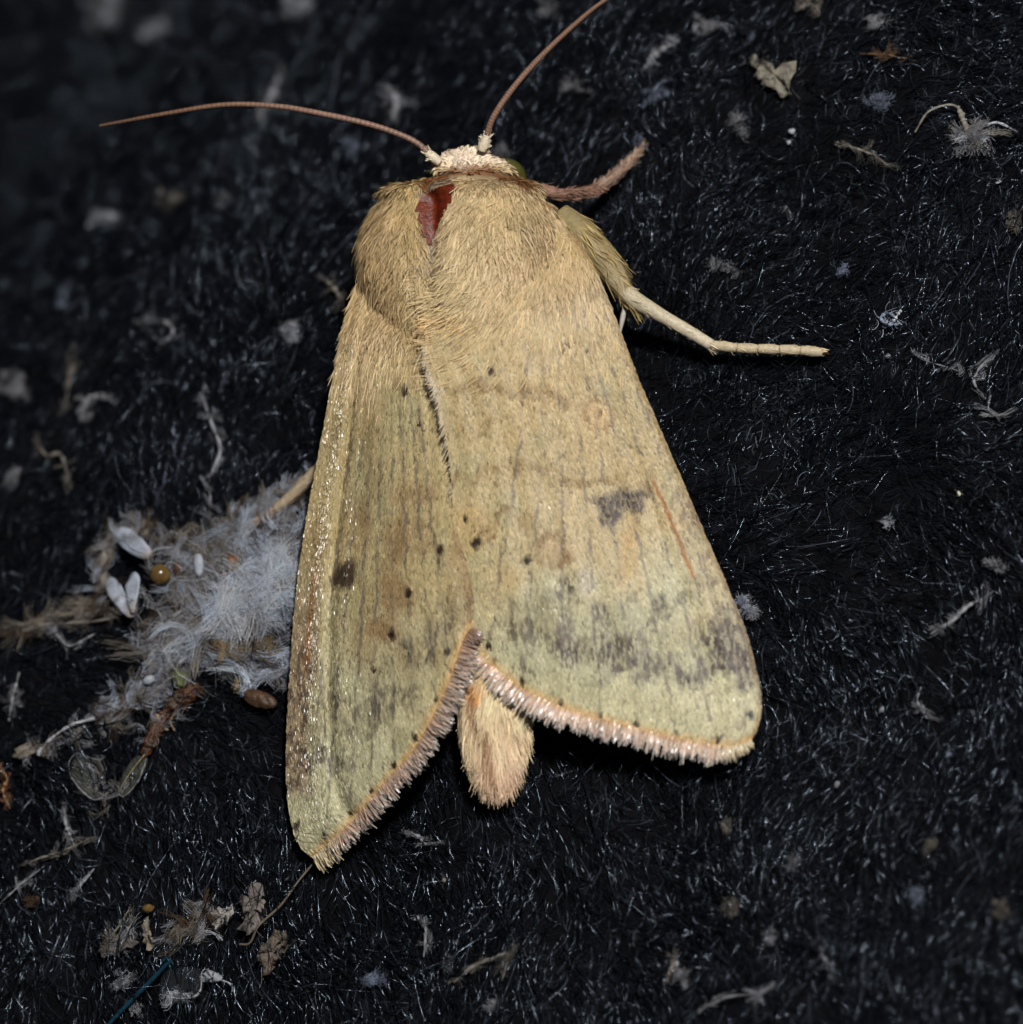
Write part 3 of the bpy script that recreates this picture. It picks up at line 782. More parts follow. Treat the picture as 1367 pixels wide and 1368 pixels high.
for bx, by, dx, dy, zz in [(958, 461, 6, -9, .9), (975, 466, 5, 9, .75), (990, 464, 6, -8, .75), (1008, 467, 5, 8, .6), (1022, 465, 6, -7, .65), (1040, 468, 5, 8, .5), (1056, 466, 6, -7, .55), (1074, 469, 6, 7, .4), (925, 447, 7, -8, 1.05), (905, 437, -2, 10, 1.1)]:
    limb('spine', [(bx, by, zz), (bx + dx * .5, by + dy * .5, zz + .03), (bx + dx, by + dy, zz + .02)], [.028, .02, .008], leg, lin((150, 128, 96)), n=6)
claw = limb('claw', [(1098, 470, .4), (1104, 471, .36), (1108, 474, .25)], [.07, .05, .02], leg, lin((90, 56, 36)), n=8)
limb('spur', [(836, 404, 1.5), (832, 425, 1.2), (828, 446, .9)], [.07, .085, .04], leg, lin((226, 220, 208)), n=10)
limb('spur', [(842, 406, 1.5), (842, 418, 1.2), (839, 430, .95)], [.07, .06, .03], leg, lin((150, 146, 132)), n=10)
# front leg
leg2 = empty('leg', tuple(P(742., 258., 2.2))); leg2.parent = moth; leg2.matrix_parent_inverse = moth.matrix_world.inverted(); leg2['label'] = 'pinkish front leg bent forwards'
pinkc = lin((150, 116, 98)); pink2 = lin((178, 152, 132))
f2 = limb('femur', [(722, 252, 2.5), (745, 259, 2.2), (772, 258, 1.7), (796, 252, 1.3)], [.20, .185, .17, .15], leg2, pinkc)
limb_fur(f2, 500, pinkc * 1.1, (.25, .5), (1, 0), 51)
t2 = limb('tibia', [(790, 254, 1.4), (812, 243, 1.0), (835, 222, .4), (857, 198, zg(857, 198, .15))], [.15, .155, .14, .09], leg2, np.array([pinkc, pink2]))
limb_fur(t2, 600, pink2, (.2, .4), (.65, -.75), 52)
# hind leg under the left wing
leg3 = empty('leg', tuple(P(420., 632., .8))); leg3.parent = moth; leg3.matrix_parent_inverse = moth.matrix_world.inverted(); leg3['label'] = 'slender tan leg reaching from under the left wing'
t3 = limb('tibia', [(470, 575, 1.3), (440, 612, .9), (418, 634, .62), (392, 660, .36), (368, 681, .2)], [.19, .19, .19, .18, .16], leg3, lin((184, 164, 136)))
limb_fur(t3, 600, lin((172, 154, 128)), (.2, .4), (-.75, .65), 53)
t4 = limb('tarsal_segment', [(368, 681, .2), (345, 695, zg(345, 695, .4)), (316, 706, zg(316, 706, .3))], [.15, .15, .09], leg3, lin((172, 140, 108)))
limb_fur(t4, 200, lin((180, 150, 118)), (.12, .25), (-.9, .35), 54)

# ------------------------------------------------------------------ lint and debris
rl = np.random.default_rng(77)
WHITE = lin((206, 208, 216)); GREY = lin((164, 164, 170)); DUST = lin((138, 130, 120)); BROWN = lin((112, 88, 64)); BLUE = lin((140, 150, 172))

def fibres(spine, spread, n, L, rad, cols, lift=(0.05, 0.6), r=rl, M=7, curl=.55, follow=0.0):
    """curly fibres scattered about a pixel polyline on the cloth"""
    sp = np.asarray(spine, float)
    sp = resample(sp, 60) if len(sp) > 1 else np.repeat(sp, 60, 0)
    k = r.integers(0, 60, n)
    c = sp[k] + r.normal(0, 1, (n, 2)) * np.asarray(spread)
    tang = np.gradient(sp, axis=0)[k]
    g = G(c[:, 0], c[:, 1], 0.0)
    h = r.uniform(lift[0], lift[1], n) * MM
    p = g.copy(); p[:, 2] += h
    a = r.uniform(-math.pi, math.pi, n)
    if follow: a = np.where(r.random(n) < follow, np.arctan2(-tang[:, 1], tang[:, 0]) + r.normal(0, .35, n), a)
    el = r.normal(0, .3, n); da = r.normal(0, curl, n)
    Ls = r.gamma(4, L / 4, n) * MM / (M - 1)
    pts = np.zeros((n, M, 3)); pts[:, 0] = p
    for i in range(1, M):
        d = np.stack([np.cos(a) * np.cos(el), np.sin(a) * np.cos(el), np.sin(el)], -1)
        pts[:, i] = pts[:, i - 1] + d * Ls[:, None]
        gz = ground(pts[:, i, 0], pts[:, i, 1])
        pts[:, i, 2] = np.clip(pts[:, i, 2], gz + .02 * MM, gz + (lift[1] + .15) * MM)
        a = a + da + r.normal(0, .25, n); el = el * .7 + r.normal(0, .25, n)
    pts -= (pts[:, M // 2] - p)[:, None] * np.array([1, 1, 0])
    rr = (r.uniform(.6, 1.3, n) * rad * MM)[:, None] * np.linspace(1, .6, M)[None]
    v, q = tubes(pts, rr, 3)
    ci = r.integers(0, len(cols), n)
    cc = np.array(cols)[ci] * r.normal(1, .22, n).clip(.4, 1.6)[:, None]
    return v, q, np.repeat(np.clip(cc, 0, .9), M * 3, 0)

def wisps(spine, spread, n, L, cols, per=14, rad=.007, lift=(.15, .6), r=rl, M=7, fray=.05, curl=.35, follow=0.0):
    '''bundles of nearly parallel fine fibres that fray at the ends: matted lint'''
    V = []; Q = []; C = []; k = 0
    sp = np.asarray(spine, float)
    sp = resample(sp, 60) if len(sp) > 1 else np.repeat(sp, 60, 0)
    tg = np.gradient(sp, axis=0)
    for w in range(n):
        i = r.integers(0, 60)
        c = sp[i] + r.normal(0, 1, 2) * np.asarray(spread)
        a = r.uniform(-math.pi, math.pi)
        if r.random() < follow: a = math.atan2(-tg[i, 1], tg[i, 0]) + r.normal(0, .35)
        Lw = r.gamma(4, L / 4) * MM; st = Lw / (M - 1); da = r.normal(0, curl)
        p = G(c[0], c[1], 0.0) + np.array([0, 0, r.uniform(lift[0], lift[1]) * MM])
        path = [p]
        for j in range(M - 1):
            p = p + st * np.array([math.cos(a), math.sin(a), r.normal(0, .15)]); a += da + r.normal(0, .2); path.append(p)
        path = np.array(path); path -= path[M // 2] - path[0] * np.array([1, 1, 1])
        off = r.normal(0, fray, (per, 3)) * MM * np.array([1, 1, .5]); off2 = off * r.uniform(.7, 1.9, (per, 1)) + r.normal(0, fray * .7, (per, 3)) * MM
        t = np.linspace(0, 1, M)[None, :, None]
        wgt = np.abs(t - .45) * 2
        wig = np.cumsum(r.normal(0, fray * .45, (per, M, 3)), 1) * MM * np.array([1, 1, .5])
        pts = path[None] + off[:, None] * (1 - wgt) * .8 + off2[:, None] * wgt + wig
        gz = ground(pts[..., 0], pts[..., 1]); pts[..., 2] = np.clip(pts[..., 2], gz + .02 * MM, gz + (lift[1] + .2) * MM)
        rr = (r.uniform(.6, 1.5, per) * rad * MM)[:, None] * np.linspace(1, .5, M)[None]
        v, q = tubes(pts, rr, 3)
        cc = np.array(cols)[r.integers(0, len(cols))] * r.uniform(.7, 1.15)
        C.append(np.repeat(np.clip(cc * r.normal(1, .15, per).clip(.6, 1.4)[:, None], 0, .9), M * 3, 0)); V.append(v); Q.append(q + k); k += len(v)
    return np.vstack(V), np.vstack(Q), np.vstack(C)

def lump(px, py, ax, ay, rot, lift, h, col, r=rl, rough=.35, n1=28, n2=14, jag=3.0):
    """uneven felted lump sitting on the cloth: half-axes in pixels, height in mm"""
    c = G(float(px), float(py), 0.0)
    a = np.arange(n1) / n1 * 2 * math.pi; b = np.linspace(-.5, .5, n2) * math.pi
    A, B = np.meshgrid(a, b)
    ca, sa = math.cos(math.radians(rot)), math.sin(math.radians(rot))
    s = FRAME / H0
    X = np.cos(B) * np.cos(A); Y = np.cos(B) * np.sin(A); Z = np.sin(B)
    o = r.uniform(0, 90)
    dis = 1 + rough * 2 * (fbm(X * jag + o, Y * jag + Z * 2 + o, 3) - .5)
    x = X * ax * s * dis; y = Y * ay * s * dis
    v = c + np.stack([x * ca - y * sa, x * sa + y * ca, Z * h * .5 * MM * dis + (lift + h * .5) * MM], -1)
    i = np.arange(n1 * n2).reshape(n2, n1); j = np.roll(i, -1, 1)
    q = np.stack([i[:-1], j[:-1], j[1:], i[1:]], -1).reshape(-1, 4)
    cc = np.tile(np.asarray(col), (n1 * n2, 1)) * (.6 + .8 * fbm(X.ravel() * 4 + o, Y.ravel() * 4, 3))[:, None]
    return v.reshape(-1, 3), q, cc

def join(parts):
    V = []; Q = []; C = []; k = 0
    for v, q, c in parts:
        V.append(v); Q.append(q + k); C.append(c); k += len(v)
    return np.vstack(V), np.vstack(Q), np.vstack(C)

def flake(outline, lifts, col, thick=.05, r=rl, n=30, wob=.08, edge=3.0):
    o = np.asarray(outline, float); o = resample(np.vstack([o, o[:1]]), n + 1)[:-1]
    o = o + r.normal(0, edge, o.shape) * .4
    cen = o.mean(0); rings = [0.001, .35, .7, 1.0]
    pts = np.concatenate([cen + (o - cen) * k for k in rings])
    d = (o.max(0) - o.min(0)) / 2 + 1e-6
    u = (pts - cen) / d
    lf = lifts[0] + (u[:, 0] * lifts[1] + u[:, 1] * lifts[2]) + (fbm(pts[:, 0] / 9, pts[:, 1] / 9, 2) - .5) * wob * 2
    top = G(pts[:, 0], pts[:, 1], 0); top[:, 2] += np.maximum(lf, .06) * MM
    bot = top - np.array([0, 0, thick * MM])
    m = len(pts); i = np.arange(m).reshape(4, n); j = np.roll(i, -1, 1)
    q1 = np.stack([i[:-1], i[1:], j[1:], j[:-1]], -1).reshape(-1, 4)
    q2 = q1[:, ::-1] + m
    q3 = np.stack([i[-1], i[-1] + m, j[-1] + m, j[-1]], -1)
    cc = np.tile(col, (2 * m, 1)) * (.6 + .8 * fbm(np.tile(pts[:, 0], 2) / 8, np.tile(pts[:, 1], 2) / 8, 3))[:, None]
    return np.vstack([top, bot]), np.vstack([q1, q2, q3]), cc

def strand(pl, lifts, rad, col, n=60, sides=8, fr=.25, r=rl):
    pl = np.asarray(pl, float); p2 = resample(pl, n); k = np.linspace(0, 1, n)
    lf = np.interp(k, np.linspace(0, 1, len(lifts)), lifts)
    p = G(p2[:, 0], p2[:, 1], 0); p[:, 2] = ndsm(p[:, 2]) + lf * MM
    rr = np.interp(k, np.linspace(0, 1, len(rad)), rad) * MM * (1 + fr * (vnoise(k * 14 + r.uniform(0, 90), k * 0) - .5) * 2)
    v, q = tubes(p[None], rr[None], sides)
    cc = np.repeat(np.asarray(col)[None] * (.7 + .6 * vnoise(k * 18 + 3, k * 0))[:, None], sides, 0)
    return v, q, cc

def ndsm(z):
    k = np.ones(9) / 9; return np.convolve(np.pad(z, 4, mode='edge'), k, 'valid')

def put(name, parts, mat, label, cat, group=None, parent=None):
    v, q, c = join(parts)
    o = mk(name, v, q, mat, parent, c)
    if parent is None: tag(o, label, cat, group)
    elif label: o['label'] = label
    return o

# --- scattered lint specks: (x, y, half-size px, half-size px, rotation, tone, fibres)
SPECK = 'small pale lint speck lying loose on the black fleece'
SG = 'lint specks on the fleece'
specks = [(155, 14, 24, 17, 20, WHITE), (214, 40, 17, 14, 0, WHITE), (398, 8, 26, 10, 10, WHITE), (470, 207, 8, 14, -20, BLUE), (232, 268, 15, 9, 25, DUST), (145, 296, 12, 9, 20, WHITE),
          (85, 398, 8, 8, 0, BLUE), (736, 12, 12, 11, 0, GREY), (395, 441, 12, 11, 0, WHITE), (767, 116, 10, 9, 0, GREY), (946, 38, 14, 8, 20, GREY), (990, 168, 10, 10, 0, GREY),
          (968, 361, 10, 9, 0, GREY), (1060, 178, 6, 5, 30, WHITE), (1056, 193, 4, 4, 0, WHITE), (1175, 138, 16, 9, 0, BLUE), (1336, 246, 5, 3, 20, WHITE), (1052, 280, 3, 3, 0, WHITE),
          (1283, 662, 3, 5, 0, lin((250, 244, 220))), (1185, 702, 7, 3, 25, WHITE), (22, 522, 22, 10, -25, GREY), (1030, 1256, 9, 7, 0, GREY), (980, 1216, 6, 10, -20, DUST),
          (1062, 1155, 6, 8, 0, GREY), (1225, 1197, 9, 6, 0, BLUE), (506, 1312, 16, 6, 15, BLUE), (600, 1291, 5, 8, -15, GREY), (657, 1347, 7, 4, 0, GREY), (973, 1105, 4, 7, 0, DUST),
          (880, 132, 10, 6, 0, BLUE), (1331, 759, 9, 7, -10, GREY), (1188, 478, 5, 4, 0, GREY), (45, 1206, 8, 4, 0, BROWN), (700, 1020, 3, 4, 0, GREY), (240, 1333, 22, 4, 5, WHITE),
          (170, 1314, 15, 7, 10, GREY), (190, 1350, 8, 5, 30, GREY), (305, 268, 9, 7, 0, GREY), (672, 208, 8, 12, 0, GREY), (860, 190, 7, 6, 0, BLUE), (852, 212, 6, 6, 0, GREY),
          (1128, 365, 7, 4, 25, BLUE), (1357, 300, 7, 14, 0, DUST), (1242, 1130, 5, 7, 0, DUST), (20, 640, 8, 8, 0, GREY), (905, 1290, 5, 6, 0, GREY), (1340, 1220, 6, 9, 0, DUST),
          (560, 1228, 6, 3, 20, WHITE), (596, 1178, 4, 4, 0, DUST), (1175, 30, 18, 6, 25, GREY), (1080, 10, 16, 8, 10, DUST), (915, 1308, 6, 10, -25, GREY), (740, 232, 0, 0, 0, None),
          (820, 60, 0, 0, 0, None), (120, 560, 8, 5, 0, GREY), (250, 470, 0, 0, 0, None), (1180, 950, 5, 6, 0, GREY), (1120, 1050, 4, 6, 0, GREY), (1270, 1010, 5, 5, 0, BLUE)]
labelled = []
for x, y, a, b, rot, tone in specks:
    if tone is None: continue
    big = max(a, b)
    if big <= 6:
        pr = [lump(x, y, a * .7, b * .7, rot, .2, max(.08, min(a, b) * .016), tone * .7, rough=.7, jag=1.6), wisps([(x, y)], (1, 1), 1, .2, [tone * .6], 5, .006, (.15, .3))]
    else:
        ca, sa = math.cos(math.radians(rot)), math.sin(math.radians(rot)); mj = a if a > b else b
        dv = (ca * a * .7, -sa * a * .7) if a > b else (sa * b * .7, ca * b * .7)
        sp = [(x - dv[0], y - dv[1]), (x, y), (x + dv[0], y + dv[1])]
        pr = [wisps(sp, (min(a, b) * .6,) * 2, int(4 + big * .6), .007 * big + .12, [tone * .95, tone * .7, tone * .4], 14, .0075, (.15, .25 + .012 * big), fray=.03 + min(a, b) * .002, follow=.85, curl=.7)]
    labelled.append((put('lint_speck', pr, M_lint, SPECK, 'lint', SG), x, y, a, b, tone, 'speck'))

# --- threads and strands, each with its own shape
GT = 'grey threads on the fleece'
TH = 'loose dusty grey thread lying on the black fleece'
threads = [
    ([(195, 431), (226, 435), (234, 449), (212, 469)], .07, GREY, 'short grey thread bent in a zigzag left of the hairy shoulder'),
    ([(377, 100), (371, 122), (356, 148), (350, 172)], .12, GREY, 'soft grey lint strand lying under the sideways antenna'),
    ([(518, 118), (534, 140), (526, 165)], .13, GREY, 'forked grey lint strand just behind the sideways antenna'),
    ([(438, 378), (452, 392), (462, 412)], .09, DUST, 'curled dusty strand touching the hairy left shoulder'),
    ([(868, 84), (888, 70), (908, 56)], .12, GREY, None),
    ([(101, 470), (97, 512), (88, 550)], .06, DUST, None),
    ([(112, 550), (124, 534), (155, 536)], .10, GREY, None),
    ([(52, 594), (66, 612), (86, 612), (97, 655)], .06, DUST, None),
    ([(272, 530), (286, 568), (298, 605), (285, 640), (283, 676)], .06, GREY, None),
    ([(1120, 192), (1140, 200), (1170, 212), (1192, 226)], .05, DUST, None),
    ([(1150, 74), (1185, 77), (1226, 84)], .04, BROWN, None),
    ([(870, 135), (880, 120), (884, 112)], .05, BLUE, None),
    ([(1245, 848), (1272, 835), (1298, 812), (1322, 798)], .07, GREY, 'fluffy grey strand curving across the fleece right of the wing'),
    ([(608, 1314), (636, 1294), (660, 1284), (682, 1278), (673, 1311)], .07, DUST, 'dusty grey thread bent like a hook below the abdomen'),
    ([(568, 1225), (572, 1250), (568, 1280)], .05, GREY, None),
    ([(890, 1318), (900, 1296), (906, 1278)], .06, DUST, None),
    ([(1094, 1262), (1104, 1284), (1112, 1300)], .06, GREY, None),
    ([(28, 1158), (62, 1148), (96, 1136), (121, 1122)], .05, DUST, 'straight dusty thread with a knotted end, left of the wing tip'),
    ([(88, 1082), (92, 1105), (101, 1130)], .08, GREY, None),
    ([(0, 1028), (14, 1042), (8, 1060), (16, 1082)], .07, lin((176, 130, 92)), None),
    ([(0, 846), (60, 838), (120, 834), (160, 826)], .06, DUST, None),
    ([(64, 838), (80, 852), (98, 866), (130, 848)], .05, GREY, None),
    ([(128, 1162), (112, 1185), (96, 1200)], .05, GREY, None),
    ([(0, 1210), (30, 1186), (62, 1158)], .03, GREY, None),
    ([(28, 900), (22, 930), (14, 965)], .05, GREY, None),
    ([(1222, 470), (1240, 485), (1260, 492), (1290, 500)], .03, GREY, None),
    ([(1326, 478), (1310, 498), (1304, 515), (1318, 535)], .05, GREY, None),
    ([(1325, 530), (1324, 552), (1345, 560)], .04, GREY, None),
    ([(548, 1116), (562, 1120), (572, 1130), (580, 1128)], .06, GREY, 'short crumpled thread beside the left wing fringe'),
    ([(400, 640), (392, 655), (386, 668)], .05, GREY, None),
    ([(940, 1350), (975, 1335), (1010, 1330), (1030, 1320)], .03, GREY, None),
    ([(1232, 920), (1228, 940), (1240, 962)], .04, GREY, None),
]
for pl, rad, tone, lab in threads:
    L = len(pl)
    pr = [strand(pl, [.18] + [.34] * (L - 2) + [.18], [rad * .4, rad * .75, rad * .6, rad * .3], tone * .7, fr=.8)]
    ln = np.abs(np.diff(np.array(pl, float), axis=0)).sum()
    pr.append(wisps(pl, (1 + rad * 14, 1 + rad * 14), int(3 + ln * rad * 1.1), .55, [tone * .9, tone * .6], 9, .006, (.12, .4), follow=.9, curl=.2, fray=.03))
    o = put('lint_thread', pr, M_lint, lab or TH, 'thread', 'grey threads on the fleece' if lab is None else None)
    if lab is None: labelled.append((o, pl[L // 2][0], pl[L // 2][1], ln, 0, tone, 'thread'))

# each speck and thread is told apart by tone, size and what it lies beside
LAND = [((300, 140), 'the sideways antenna'), ((730, 70), 'the forward antenna'), ((800, 250), 'the pinkish front leg'), ((1020, 466), 'the outstretched foot'), ((1000, 760), 'the right wing edge'),
        ((880, 1020), 'the right wing fringe'), ((665, 1070), 'the abdomen tip'), ((520, 1110), 'the left wing fringe'), ((410, 1150), 'the left wing tip'), ((280, 820), 'the fluff wad'), ((1300, 186), 'the ragged tuft'),
        ((1035, 105), 'the triangular flake'), ((640, 1295), 'the hooked thread'), ((215, 450), 'the zigzag thread'), ((1285, 822), 'the fluffy strand'), ((250, 1315), 'the clear film'), ((465, 350), 'the hairy left shoulder'),
        ((120, 1040), 'the loose insect wing'), ((75, 1140), 'the knotted thread'), ((360, 135), 'the antenna strand'), ((1193, 433), 'the bluish curl')]
seen = {}
for o, x, y, a, b, tone, kind in labelled:
    nm = {id(WHITE): 'whitish', id(GREY): 'grey', id(DUST): 'dusty brown-grey', id(BROWN): 'brown', id(BLUE): 'bluish grey'}.get(id(tone), 'cream')
    near = min(LAND, key=lambda l: math.hypot(l[0][0] - x, l[0][1] - y))
    dd = math.hypot(near[0][0] - x, near[0][1] - y); rel = 'beside' if dd < 110 else 'some way from'
    if kind == 'speck':
        big = max(a, b); size = 'tiny' if big < 6 else ('small' if big < 11 else 'larger'); shape = 'elongated ' if big > 1.7 * min(a, b) else 'roundish '
        lb = f'{size} {shape}{nm} lint speck {rel} {near[1]}'
    else:
        lb = f"{'short' if a < 45 else 'long'} {nm} lint thread {rel} {near[1]}"
    if lb in seen:
        others = sorted(LAND, key=lambda l: math.hypot(l[0][0] - x, l[0][1] - y))[1:4]
        for ot in others:
            lb2 = f"{lb.split(' lint ')[0]} {kind} between {near[1]} and {ot[1]}"
            if lb2 not in seen: lb = lb2; break
    seen[lb] = 1
    o['label'] = lb

# --- distinct bits
put('lint_flake', [flake([(1003, 80), (1018, 84), (1040, 92), (1066, 96), (1060, 118), (1050, 137), (1030, 120), (1012, 104)], (.4, .1, -.1), lin((128, 122, 108)), edge=7, wob=.2),
                   fibres([(1010, 85), (1060, 105), (1048, 132)], (8, 8), 18, .5, .007, [DUST * .6, GREY * .6], (.2, .5))], M_flake, 'triangular grey-brown flake on the fleece beyond the front leg', 'flake')
put('lint_tuft', [lump(1302, 186, 13, 9, 20, .2, .4, GREY * .5, rough=.6), strand([(1283, 148), (1290, 165), (1296, 180)], [.4, .6, .5], [.07, .1], DUST),
                  strand([(1225, 180), (1245, 155), (1275, 146), (1292, 158)], [.3, .5, .5, .4], [.03, .04, .04], DUST), strand([(1310, 178), (1335, 170), (1362, 180)], [.5, .5, .3], [.05, .05, .03], GREY),
                  wisps([(1285, 198), (1300, 182), (1322, 190)], (8, 7), 30, .6, [WHITE, GREY, DUST, GREY * .6], 18, .0075, (.2, .8), fray=.06)], M_lint, 'ragged grey lint tuft with long curved threads', 'lint')
ring = [(1193 + (10 + 3 * math.sin(t * 2.3)) * math.cos(t), 432 + (8 + 2.5 * math.cos(t * 1.7)) * math.sin(t)) for t in np.linspace(.3, 5.3, 9)]
put('lint_curl', [strand(ring, [.3, .45, .4, .5, .35, .45, .4, .5, .3], [.03, .055, .04, .06, .03], BLUE, fr=.8), strand([(1196, 436), (1205, 424), (1208, 420)], [.4, .5, .5], [.05, .03], WHITE * .8, fr=.7), fibres([(1193, 433)], (9, 8), 30, .4, .01, [BLUE, WHITE], (.2, .5))],
    M_lint, 'small bluish-white curl of lint above the outstretched foot', 'lint')
put('lint_fluff', [wisps([(992, 802), (1010, 824)], (4, 4), 16, .45, [BLUE, WHITE * .8, GREY], 16, .007, (.15, .5), follow=.6, fray=.04)],
    M_lint, 'bluish tuft of fluff touching the right wing edge', 'lint')

# --- the big wad of fluff under the left wing
wad = empty('fluff_wad', tuple(G(300., 830.))); tag(wad, 'large tangled wad of grey and white fluff beside the left wing', 'fluff')
LB = lin((206, 216, 234)); TN = lin((142, 132, 118)); DK = lin((84, 66, 50)); PB = lin((206, 208, 212))
WF = [(345, 735), (390, 720), (385, 770), (345, 800), (320, 822), (360, 830), (398, 815)]
put('white_fluff', [flake([(336, 724), (372, 716), (412, 708), (410, 760), (402, 800), (398, 836), (360, 832), (330, 834), (312, 824), (324, 800), (336, 770)], (.30, .05, -.05), LB * .28, wob=.3, edge=9),
                    wisps(WF, (18, 14), 150, 1.1, [LB, LB, LB * .8, GREY * .7, DK, PB], 20, .0065, (.25, 1.0), fray=.075),
                    wisps([(312, 826), (345, 805), (372, 778), (398, 765)], (10, 9), 80, 1.2, [LB, PB, PB], 26, .006, (.6, 1.15), fray=.10, follow=.7)], M_lint, 'bluish white matted fluff', None, parent=wad)
BF = [(318, 722), (285, 745), (262, 790), (255, 840), (232, 885)]
put('brown_fluff', [flake([(262, 745), (300, 722), (330, 726), (322, 770), (314, 810), (290, 850), (262, 880), (226, 892), (214, 870), (226, 830), (242, 790)], (.22, .05, -.05), DK * .5, wob=.3, edge=9),
                    flake([(282, 872), (310, 864), (350, 860), (370, 874), (358, 900), (320, 910), (298, 898)], (.25, .05, -.05), DK * .6, wob=.3, edge=8),
                    wisps(BF, (21, 17), 210, 1.0, [TN, TN * .7, DUST, GREY, LB * .7, DK, GREY * .6], 18, .0065, (.15, .8), fray=.07),
                    wisps([(226, 884), (262, 850), (300, 815), (330, 790)], (13, 12), 34, 1.5, [PB, LB, GREY], 12, .006, (.6, 1.0), fray=.05, follow=.75),
                    wisps([(292, 885), (325, 872), (362, 880)], (14, 11), 80, .8, [TN, lin((160, 138, 98)), GREY, DK, LB], 16, .0065, (.15, .75), fray=.06),
                    fibres(BF, (26, 20), 60, 1.6, .008, [PB, GREY], (.5, 1.0), curl=.5)], M_lint, 'grey-brown tangled fluff', None, parent=wad)
put('fluff_tail', [strand([(145, 800), (143, 770), (150, 730), (178, 716), (198, 718), (196, 700)], [.2, .4, .5, .5, .5, .4], [.08, .12, .13, .09], DUST * .8, fr=.7),
                   wisps([(140, 806), (145, 760), (158, 722), (195, 712), (240, 745), (262, 742)], (6, 6), 70, .8, [DUST, GREY, LB * .7, DK], 12, .007, (.2, .7), follow=.7),
                   wisps([(8, 850), (60, 835), (140, 812), (150, 800)], (6, 6), 34, .9, [DUST, TN, DK], 9, .007, (.12, .4), follow=.7),
                   wisps([(225, 905), (170, 945), (135, 960)], (11, 9), 60, .8, [TN, GREY, DUST, DK, LB], 12, .007, (.12, .55), follow=.6), wisps([(135, 960), (95, 985), (40, 1012)], (5, 5), 16, .8, [TN, GREY], 9, .007, (.12, .4), follow=.8),
                   strand([(130, 962), (95, 975), (62, 1000), (55, 1012)], [.3, .4, .4, .3], [.05, .05, .05, .06], GREY, fr=.4),
                   lump(36, 1008, 15, 9, 20, .2, .35, TN * .7, rough=.6)], M_lint, 'trailing wisps of dusty fluff', None, parent=wad)
put('fluff_fringe', [wisps([(318, 712), (350, 694), (390, 664), (410, 645)], (9, 8), 70, .8, [GREY, DUST, LB, DK], 14, .0065, (.15, .7)),
                     wisps([(335, 925), (365, 900), (405, 872)], (10, 7), 34, .9, [LB, GREY], 14, .006, (.2, .7), follow=.6)], M_lint, None, None, parent=wad)

# bits caught in it
def petal(px, py, a, b, rot, h, lab, mat=M_petal, name='chaff_petal', cat='chaff', rough=.28, lift=.5, jag=1.2):
    v, q, c = lump(px, py, a, b, rot, lift, h, WHITE, rough=rough, n1=24, n2=12, jag=jag)
    o = mk(name, v, q, mat, None, c); tag(o, lab, cat); return o
def blade(outline, root, lab, lifts):
    v, q, c = flake(outline, lifts, np.ones(3), thick=.10, edge=.6, wob=.05)
    x, y = proj(v); d = np.hypot(x - root[0], y - root[1]); t = sstep(4, 34, d)[:, None]
    c = (lin((160, 140, 124)) * (1 - t) + lin((160, 165, 176)) * t) * (.8 + .4 * vnoise(x / 7, y / 7))[:, None]
    o = mk('chaff_petal', v, q, M_petal2, None, c); tag(o, lab, 'chaff')
blade([(163, 722), (172, 713), (184, 716), (200, 729), (214, 746), (208, 756), (192, 752), (174, 740)], (212, 752), 'milky oval scale stuck at the top of the fluff wad', (.95, .08, .0))
blade([(148, 786), (154, 777), (163, 781), (174, 797), (186, 820), (188, 832), (178, 831), (163, 815), (152, 800)], (186, 830), 'larger milky white petal of a V-shaped pair beside the fluff', (.75, .05, .1))
blade([(177, 792), (184, 777), (191, 772), (197, 784), (195, 806), (190, 830), (184, 822), (180, 806)], (188, 828), 'smaller milky petal of a V-shaped pair beside the fluff', (.95, .05, .1))
put('chaff_wisps', [wisps([(165, 716), (200, 742), (215, 752)], (6, 6), 12, .6, [GREY, LB, DUST], 9, .006, (.8, 1.15), follow=.6), wisps([(155, 790), (185, 825), (195, 790)], (5, 5), 9, .5, [GREY, DUST], 8, .006, (.7, 1.1), follow=.7)], M_lint, None, None, parent=wad)
petal(206, 914, 8, 6, 20, .25, 'tiny white grain below the fluff wad', name='white_grain', cat='grain')
petal(275, 762, 7, 16, 5, .25, 'narrow bluish chip lodged in the fluff', name='pale_chip', cat='chip', lift=.7)
petal(224, 776, 15, 14, 0, .6, 'shiny amber bead stuck in the fluff', M_amber, 'amber_bead', 'bead', .1, lift=.55)
petal(245, 765, 9, 9, 0, .4, 'small tan crumb touching the amber bead', M_husk, 'tan_crumb', 'crumb', .3, .4)
petal(214, 788, 8, 7, 0, .35, 'orange crumb under the amber bead', M_rust, 'orange_crumb', 'crumb', .3, .35)
petal(352, 938, 26, 12, -22, .4, 'brown seed husk beside the left wing edge', M_husk, 'seed_husk', 'husk', .18, .2)
put('bark_sliver', [flake([(318, 745), (326, 760), (318, 790), (306, 820), (302, 800), (306, 775)], (.85, .05, 0), lin((120, 84, 56)), edge=3)], M_flake, 'dark brown sliver standing in the fluff', 'sliver')
petal(272, 876, 8, 7, 0, .35, 'rusty crumb deep in the fluff', M_rust, 'rusty_crumb', 'crumb', .35, .35)
